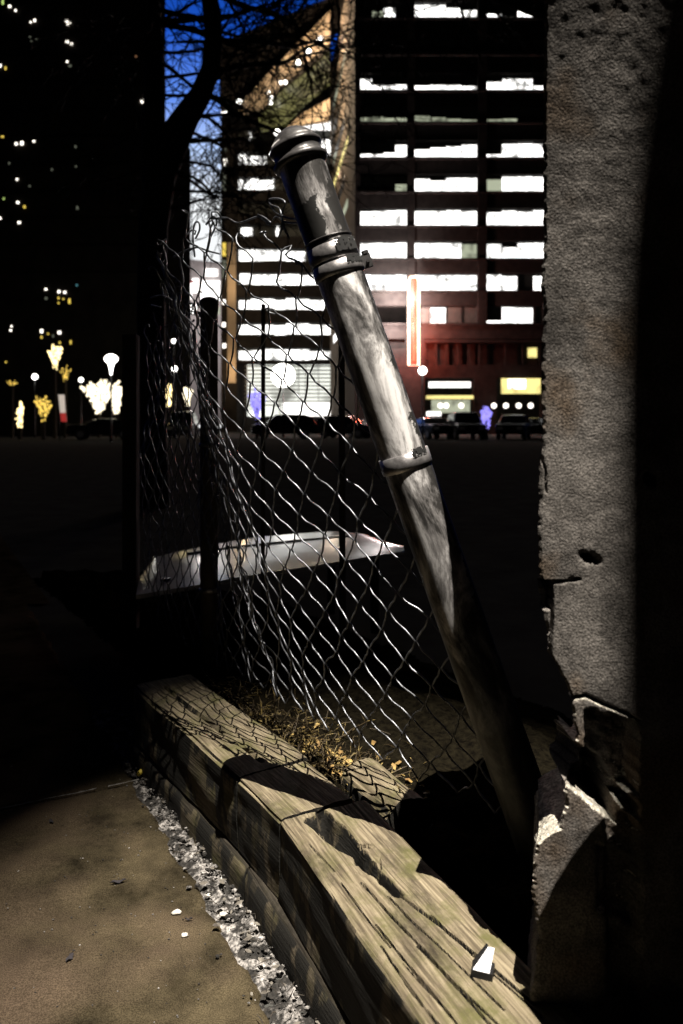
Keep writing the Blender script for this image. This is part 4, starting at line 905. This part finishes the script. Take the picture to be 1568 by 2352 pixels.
# pale low building far behind the fence, under the sky gap
lb = empty('pale_building', (W(440, 980, 140).x, 140, 0), 'low pale building with lit windows beyond the crumpled end of the fence', 'building'); LL = lb.location
def LP(x, y, d=0): return W(x, y, 140) + Vector((0, d, 0)) - LL
b = MB(); b.prism([LP(330, 975), LP(508, 975), LP(508, 603), LP(440, 596), LP(400, 566), LP(330, 560)], (0, 12, 0)); b.build('wall', M['pale'], lb)
for (x0, x1, y0, y1, k) in ((380, 398, 632, 650, 'win'), (402, 440, 650, 688, 'win'), (442, 456, 640, 672, 'win'), (410, 452, 700, 720, 'win'), (462, 505, 645, 690, 'win'), (382, 396, 655, 690, 'win'), (464, 505, 705, 722, 'win_dim'), (470, 500, 618, 634, 'win'), (365, 376, 640, 648, 'wwhite')):
    b = MB(); a = LP(x0, y1); c = LP(x1, y0); b.box((a.x, -.3, a.z), (c.x, -.05, c.z)); b.build('window', M[k], lb)
b = MB(); a = LP(420, 650); c = LP(446, 645); b.box((a.x, -.4, a.z), (c.x, -.31, c.z)); b.build('awning', mat('red_awning', (.5, .03, .04), .6), lb)
l = bpy.data.lights.new('wall_lamp', 'POINT'); l.energy = 7000; l.color = (1, .9, .88); l.shadow_soft_size = 1; lo = bpy.data.objects.new('wall_lamp', l); C.objects.link(lo); lo.location = W(440, 700, 124)

# ------------------------------------------------------------------ street lamps
def street_lamp(px, py, Y, r, cone, lab):
    p = W(px, py, Y); t = empty('street_lamp', (p.x, Y, 0), lab, 'lamp', 'street lamps in the car park')
    b = MB(); b.lathe([(.10, 0), (.09, .3), (.06, .5), (.05, p.z - r * (2.6 if cone else 1))], 10); b.build('pole', M['black'], t, smooth=True)
    b = MB(); n = 14; prof = [(r * math.sin(math.pi * k / n) + .002, -r * math.cos(math.pi * k / n) * (.72 if cone else 1)) for k in range(n + 1)]
    b.lathe(prof, 20, (0, 0, p.z)); b.build('globe', M['globe'], t, smooth=True)
    if cone: b = MB(); b.lathe([(.04, -r * 2.5), (r * .28, -r * 1.4), (r * .5, -r * .62)], 16, (0, 0, p.z)); b.build('diffuser', M['globe'], t, smooth=True)
street_lamp(255, 824, 42, .36, True, 'glowing lamp with a broad white head on a black pole at the left')
street_lamp(970, 851, 48, .27, False, 'round white globe lamp just right of the leaning post')
street_lamp(650, 862, 60, .95, False, 'large blinding white lamp seen through the wire mesh')
for (px, py, Y, r, lab) in ((80, 865, 60, .22, 'small round lamp low at the far left'), (186, 872, 60, .17, 'small round lamp left of the glowing tree'), (399, 783, 60, .17, 'tiny lamp seen above the others through the fence end'), (401, 847, 60, .22, 'small lamp beyond the fence end, below the tiny one')):
    street_lamp(px, py, Y, r, False, lab)

# ------------------------------------------------------------------ trees wrapped in string lights
def lit_tree(px, py0, py1, Y, spread, m, lab, seed, thick=.07, n=9, gap=0, cat='lit tree'):
    base_ = W(px, py1, Y); topz = W(px, py0, Y).z; h = topz; t = empty('string_lit_tree', (base_.x, Y, 0), lab, cat, 'trees wrapped in string lights')
    rr = random.Random(seed); b = MB(); z0 = max(base_.z, 0.05); b.tube([(0, 0, 0), (0, 0, max(z0, .3) + (h - z0) * .3)], [.16, .10], 8); b.build('trunk', M['bark'], t)
    b = MB(); lb_ = MB()
    for i in range(n):
        a = (i / max(1, n - 1) - .5) * 2; d = Vector((a * spread, rr.uniform(-.4, .4) * spread, 1)); ln = (h - z0) * rr.uniform(.75, 1.0) * (1 - .25 * abs(a))
        pts = [Vector((0, 0, z0)) + Vector((d.x * ln * (k / 5) * (.8 + .08 * k), d.y * ln * k / 5, ln * k / 5 * 1.0)) + Vector((rr.gauss(0, .04), 0, rr.gauss(0, .03))) * ln for k in range(6)]
        lb_.tube(pts, [thick * .6, thick * .6, thick * .5, thick * .4, thick * .3, thick * .2], 5)
        for j in range(26):
            f = rr.uniform(0, 4.99); k = int(f); q = pts[k].lerp(pts[k + 1], f - k); b.blob(q + Vector((rr.gauss(0, .05), rr.gauss(0, .05), rr.gauss(0, .05))) * ln * .5, thick * rr.uniform(.35, 1.1), i * 20 + j, .1, n=5, m=3)
    lb_.build('limbs', M['bark'], t); b.build('string_lights', m, t)
lit_tree(228, 868, 946, 58, .55, M['bulbs_white'], 'brilliant white fan shaped lit tree behind the left lamp', 1, .13, 21)
lit_tree(268, 870, 946, 57, .25, M['bulbs_white'], 'narrow bright lit tree right of the left lamp pole', 2, .11, 14)
lit_tree(126, 784, 846, 55, .32, M['bulbs'], 'flame shaped golden lit tree high in the dark at the left', 3, .10, 7)
lit_tree(46, 916, 982, 50, .10, M['bulbs'], 'slim column of golden lights at the far left', 4, .10, 5)
lit_tree(100, 900, 968, 50, .34, M['bulbs_yel'], 'yellow lit bush left of the red and white banner', 5, .08, 8)
lit_tree(322, 855, 952, 50, .03, M['bulbs'], 'thin golden light column between the square post and trunk', 6, .07, 4)
lit_tree(150, 835, 880, 58, .3, M['bulbs_yel'], 'sparse sprig of yellow bulbs above the banner', 7, .05, 5)
lit_tree(28, 872, 888, 58, .9, M['bulbs_yel'], 'low cluster of yellow bulbs near the left edge', 8, .04, 4)
lit_tree(590, 880, 960, 56, .32, M['bulbs_vio'], 'violet lit tree behind the parked cars at the left of the mesh', 9, .10, 12)
lit_tree(1116, 924, 985, 50, .25, M['bulbs_vio'], 'small violet lit tree between two parked cars at the right', 10, .09, 9)
lit_tree(388, 880, 932, 60, .12, M['bulbs'], 'golden lights low beyond the fence end', 11, .12, 5)
lit_tree(430, 880, 932, 60, .2, M['bulbs_white'], 'white lights low behind the dark upright post', 12, .12, 6)
p = W(144, 940, 48); t = empty('banner', (p.x, 48, 0), 'leaning red and white banner lit in the dark at the left', 'banner')
b = MB(); a = W(138, 968, 48) - t.location; c = W(150, 906, 48) - t.location; hm = (a.z + c.z) / 2 - .3
b.prism([(a.x, 0, hm), (c.x, 0, hm), (c.x - .08, 0, c.z), (a.x - .12, 0, c.z)], (0, .05, 0)); b.build('cloth', emit('banner_white', (1, .85, .72), .55), t)
b = MB(); b.prism([(a.x + .08, 0, a.z), (c.x + .08, 0, a.z), (c.x, 0, hm - .01), (a.x, 0, hm - .01)], (0, .05, 0)); b.build('cloth', emit('banner_red', (1, .08, .07), .35), t)
b = MB(); b.tube([(a.x - .05, .05, 0), (a.x - .05, .05, c.z)], .04, 6); b.build('pole', M['black'], t)

# ------------------------------------------------------------------ parked cars
def make_car(px, Y, rz, lab, col, suv=True, tail=False, L_=4.7, H_=1.75, base_z=0):
    x = W(px, 980, Y).x; t = empty('parked_car', (x, Y, base_z), lab, 'car', 'cars parked in front of the office building', rz)
    paint = mat('car_paint', col, .22, .3, spec=.7); hw = .92; h = H_
    prof = [(-L_/2, .35), (-L_/2 + .02, .85), (-L_/2 + .15, 1.02), (-L_/2 + 1.15, 1.10 if suv else .98)]
    roof = [(-L_/2 + 1.75, h * .98), (-L_/2 + 2.4, h), (L_/2 - .9, h * .985), (L_/2 - .35, h * .9)] if suv else [(-L_/2 + 1.9, h * .97), (-L_/2 + 2.5, h), (L_/2 - 1.6, h * .97), (L_/2 - .8, .98)]
    rear = [(L_/2 - .06, 1.05), (L_/2, .9), (L_/2, .35)] if suv else [(L_/2 - .05, .95), (L_/2, .8), (L_/2, .35)]
    full = prof + roof + rear; b = MB(); n = len(full); vs = []
    for (w_, s_) in ((hw, 1), (-hw, -1)):
        for (a, z) in full:
            k = w_ * (1 if z < 1.0 else 1 - .20 * (z - 1.0) / (h - 1.0)); vs.append((a, k, z))
    mid = [(a, 0, z + (.02 if z > .5 else 0)) for a, z in full]; vs += mid
    fs = []
    for i in range(n):
        j = (i + 1) % n; fs.append((i, j, 2 * n + j, 2 * n + i)); fs.append((2 * n + i, 2 * n + j, n + j, n + i))
    fs += [tuple(range(n - 1, -1, -1)), tuple(n + k for k in range(n))]
    b.add(vs, fs); o = b.build('body', paint, t); md = o.modifiers.new('bevel', 'BEVEL'); md.width = .05; md.segments = 2
    for s_ in (1, -1):
        g_ = MB(); y0 = s_ * (hw + .004); y1 = s_ * (hw * .86); e = roof[-1][0]
        g_.prism([(-L_/2 + 1.4, y0, 1.12), (e - .15, y0, 1.12), (e - .35, y1, h * .92), (-L_/2 + 1.95, y1, h * .92)], (0, s_ * .006, 0)); g_.build('side_window', M['glass'], t)
    g_ = MB(); g_.prism([(-L_/2 + 1.17, -.72, 1.14), (-L_/2 + 1.17, .72, 1.14), (-L_/2 + 1.70, .66, h * .95), (-L_/2 + 1.70, -.66, h * .95)], (-.03, 0, .02)); g_.build('windscreen', M['glass'], t)
    g_ = MB(); e = roof[-1]; r0 = rear[0]; g_.prism([(r0[0], -.68, r0[1] + .08), (r0[0], .68, r0[1] + .08), (e[0] + .06, .62, e[1] - .05), (e[0] + .06, -.62, e[1] - .05)], (.03, 0, .02)); g_.build('rear_window', M['glass'], t)
    for s_ in (1, -1):
        for a in (-L_/2 + .9, L_/2 - .95):
            w_ = MB(); vsn = 18; rr = .36
            w_.tube([(a, s_ * (hw - .2), rr), (a, s_ * (hw + .02), rr)], rr, vsn); wo = w_.build('wheel', M['rubber'], t, smooth=False)
            w_ = MB(); w_.tube([(a, s_ * (hw + .021), rr), (a, s_ * (hw + .035), rr)], rr * .6, 12); w_.build('rim', mat('alloy', (.4, .4, .42), .3, .8), wo)
        q = MB(); q.box((-L_/2 - .012, s_ * .62 - .17, .68), (-L_/2 + .05, s_ * .62 + .17, .84)); q.build('headlight', mat('headlamp_glass', (.6, .6, .62), .1, .2), t)
        q = MB(); q.box((L_/2 - .05, s_ * .72 - .12, .80), (L_/2 + .012, s_ * .72 + .12, 1.02)); q.build('tail_light', emit('tail_lamp', (1, .08, .04), 1.5) if tail else mat('tail_glass', (.25, .01, .01), .2), t)
    return t
make_car(652, 54, R(8), 'long dark SUV parked side on behind the mesh', (.012, .012, .013), True)
make_car(792, 56, R(160), 'dark SUV with a chrome gleam between mesh and leaning post', (.02, .02, .022), True, L_=4.5, H_=1.7)
make_car(845, 60, R(120), 'dark car mostly hidden behind the leaning post', (.015, .015, .016), False, L_=4.4, H_=1.45)
make_car(993, 52, R(105), 'dark saloon just right of the leaning post under the globe lamp', (.012, .012, .013), False, L_=4.5, H_=1.5)
make_car(1067, 50, R(92), 'black SUV seen end on, the tallest of the cars at the right', (.008, .008, .009), True, L_=4.6, H_=1.85)
make_car(1180, 50, R(70), 'black car right of the small violet tree', (.008, .008, .009), True, L_=4.5, H_=1.65)
make_car(420, 56, R(95), 'boxy dark pickup sized vehicle behind the fence end', (.012, .012, .013), True, L_=4.8, H_=2.0)
make_car(240, 50, R(10), 'dark car below the bright fan shaped tree', (.012, .012, .013), False, L_=4.6, H_=1.4)
make_car(1228, 55, R(80), 'dark car half hidden behind the concrete pier', (.012, .012, .013), False, L_=4.5, H_=1.5)
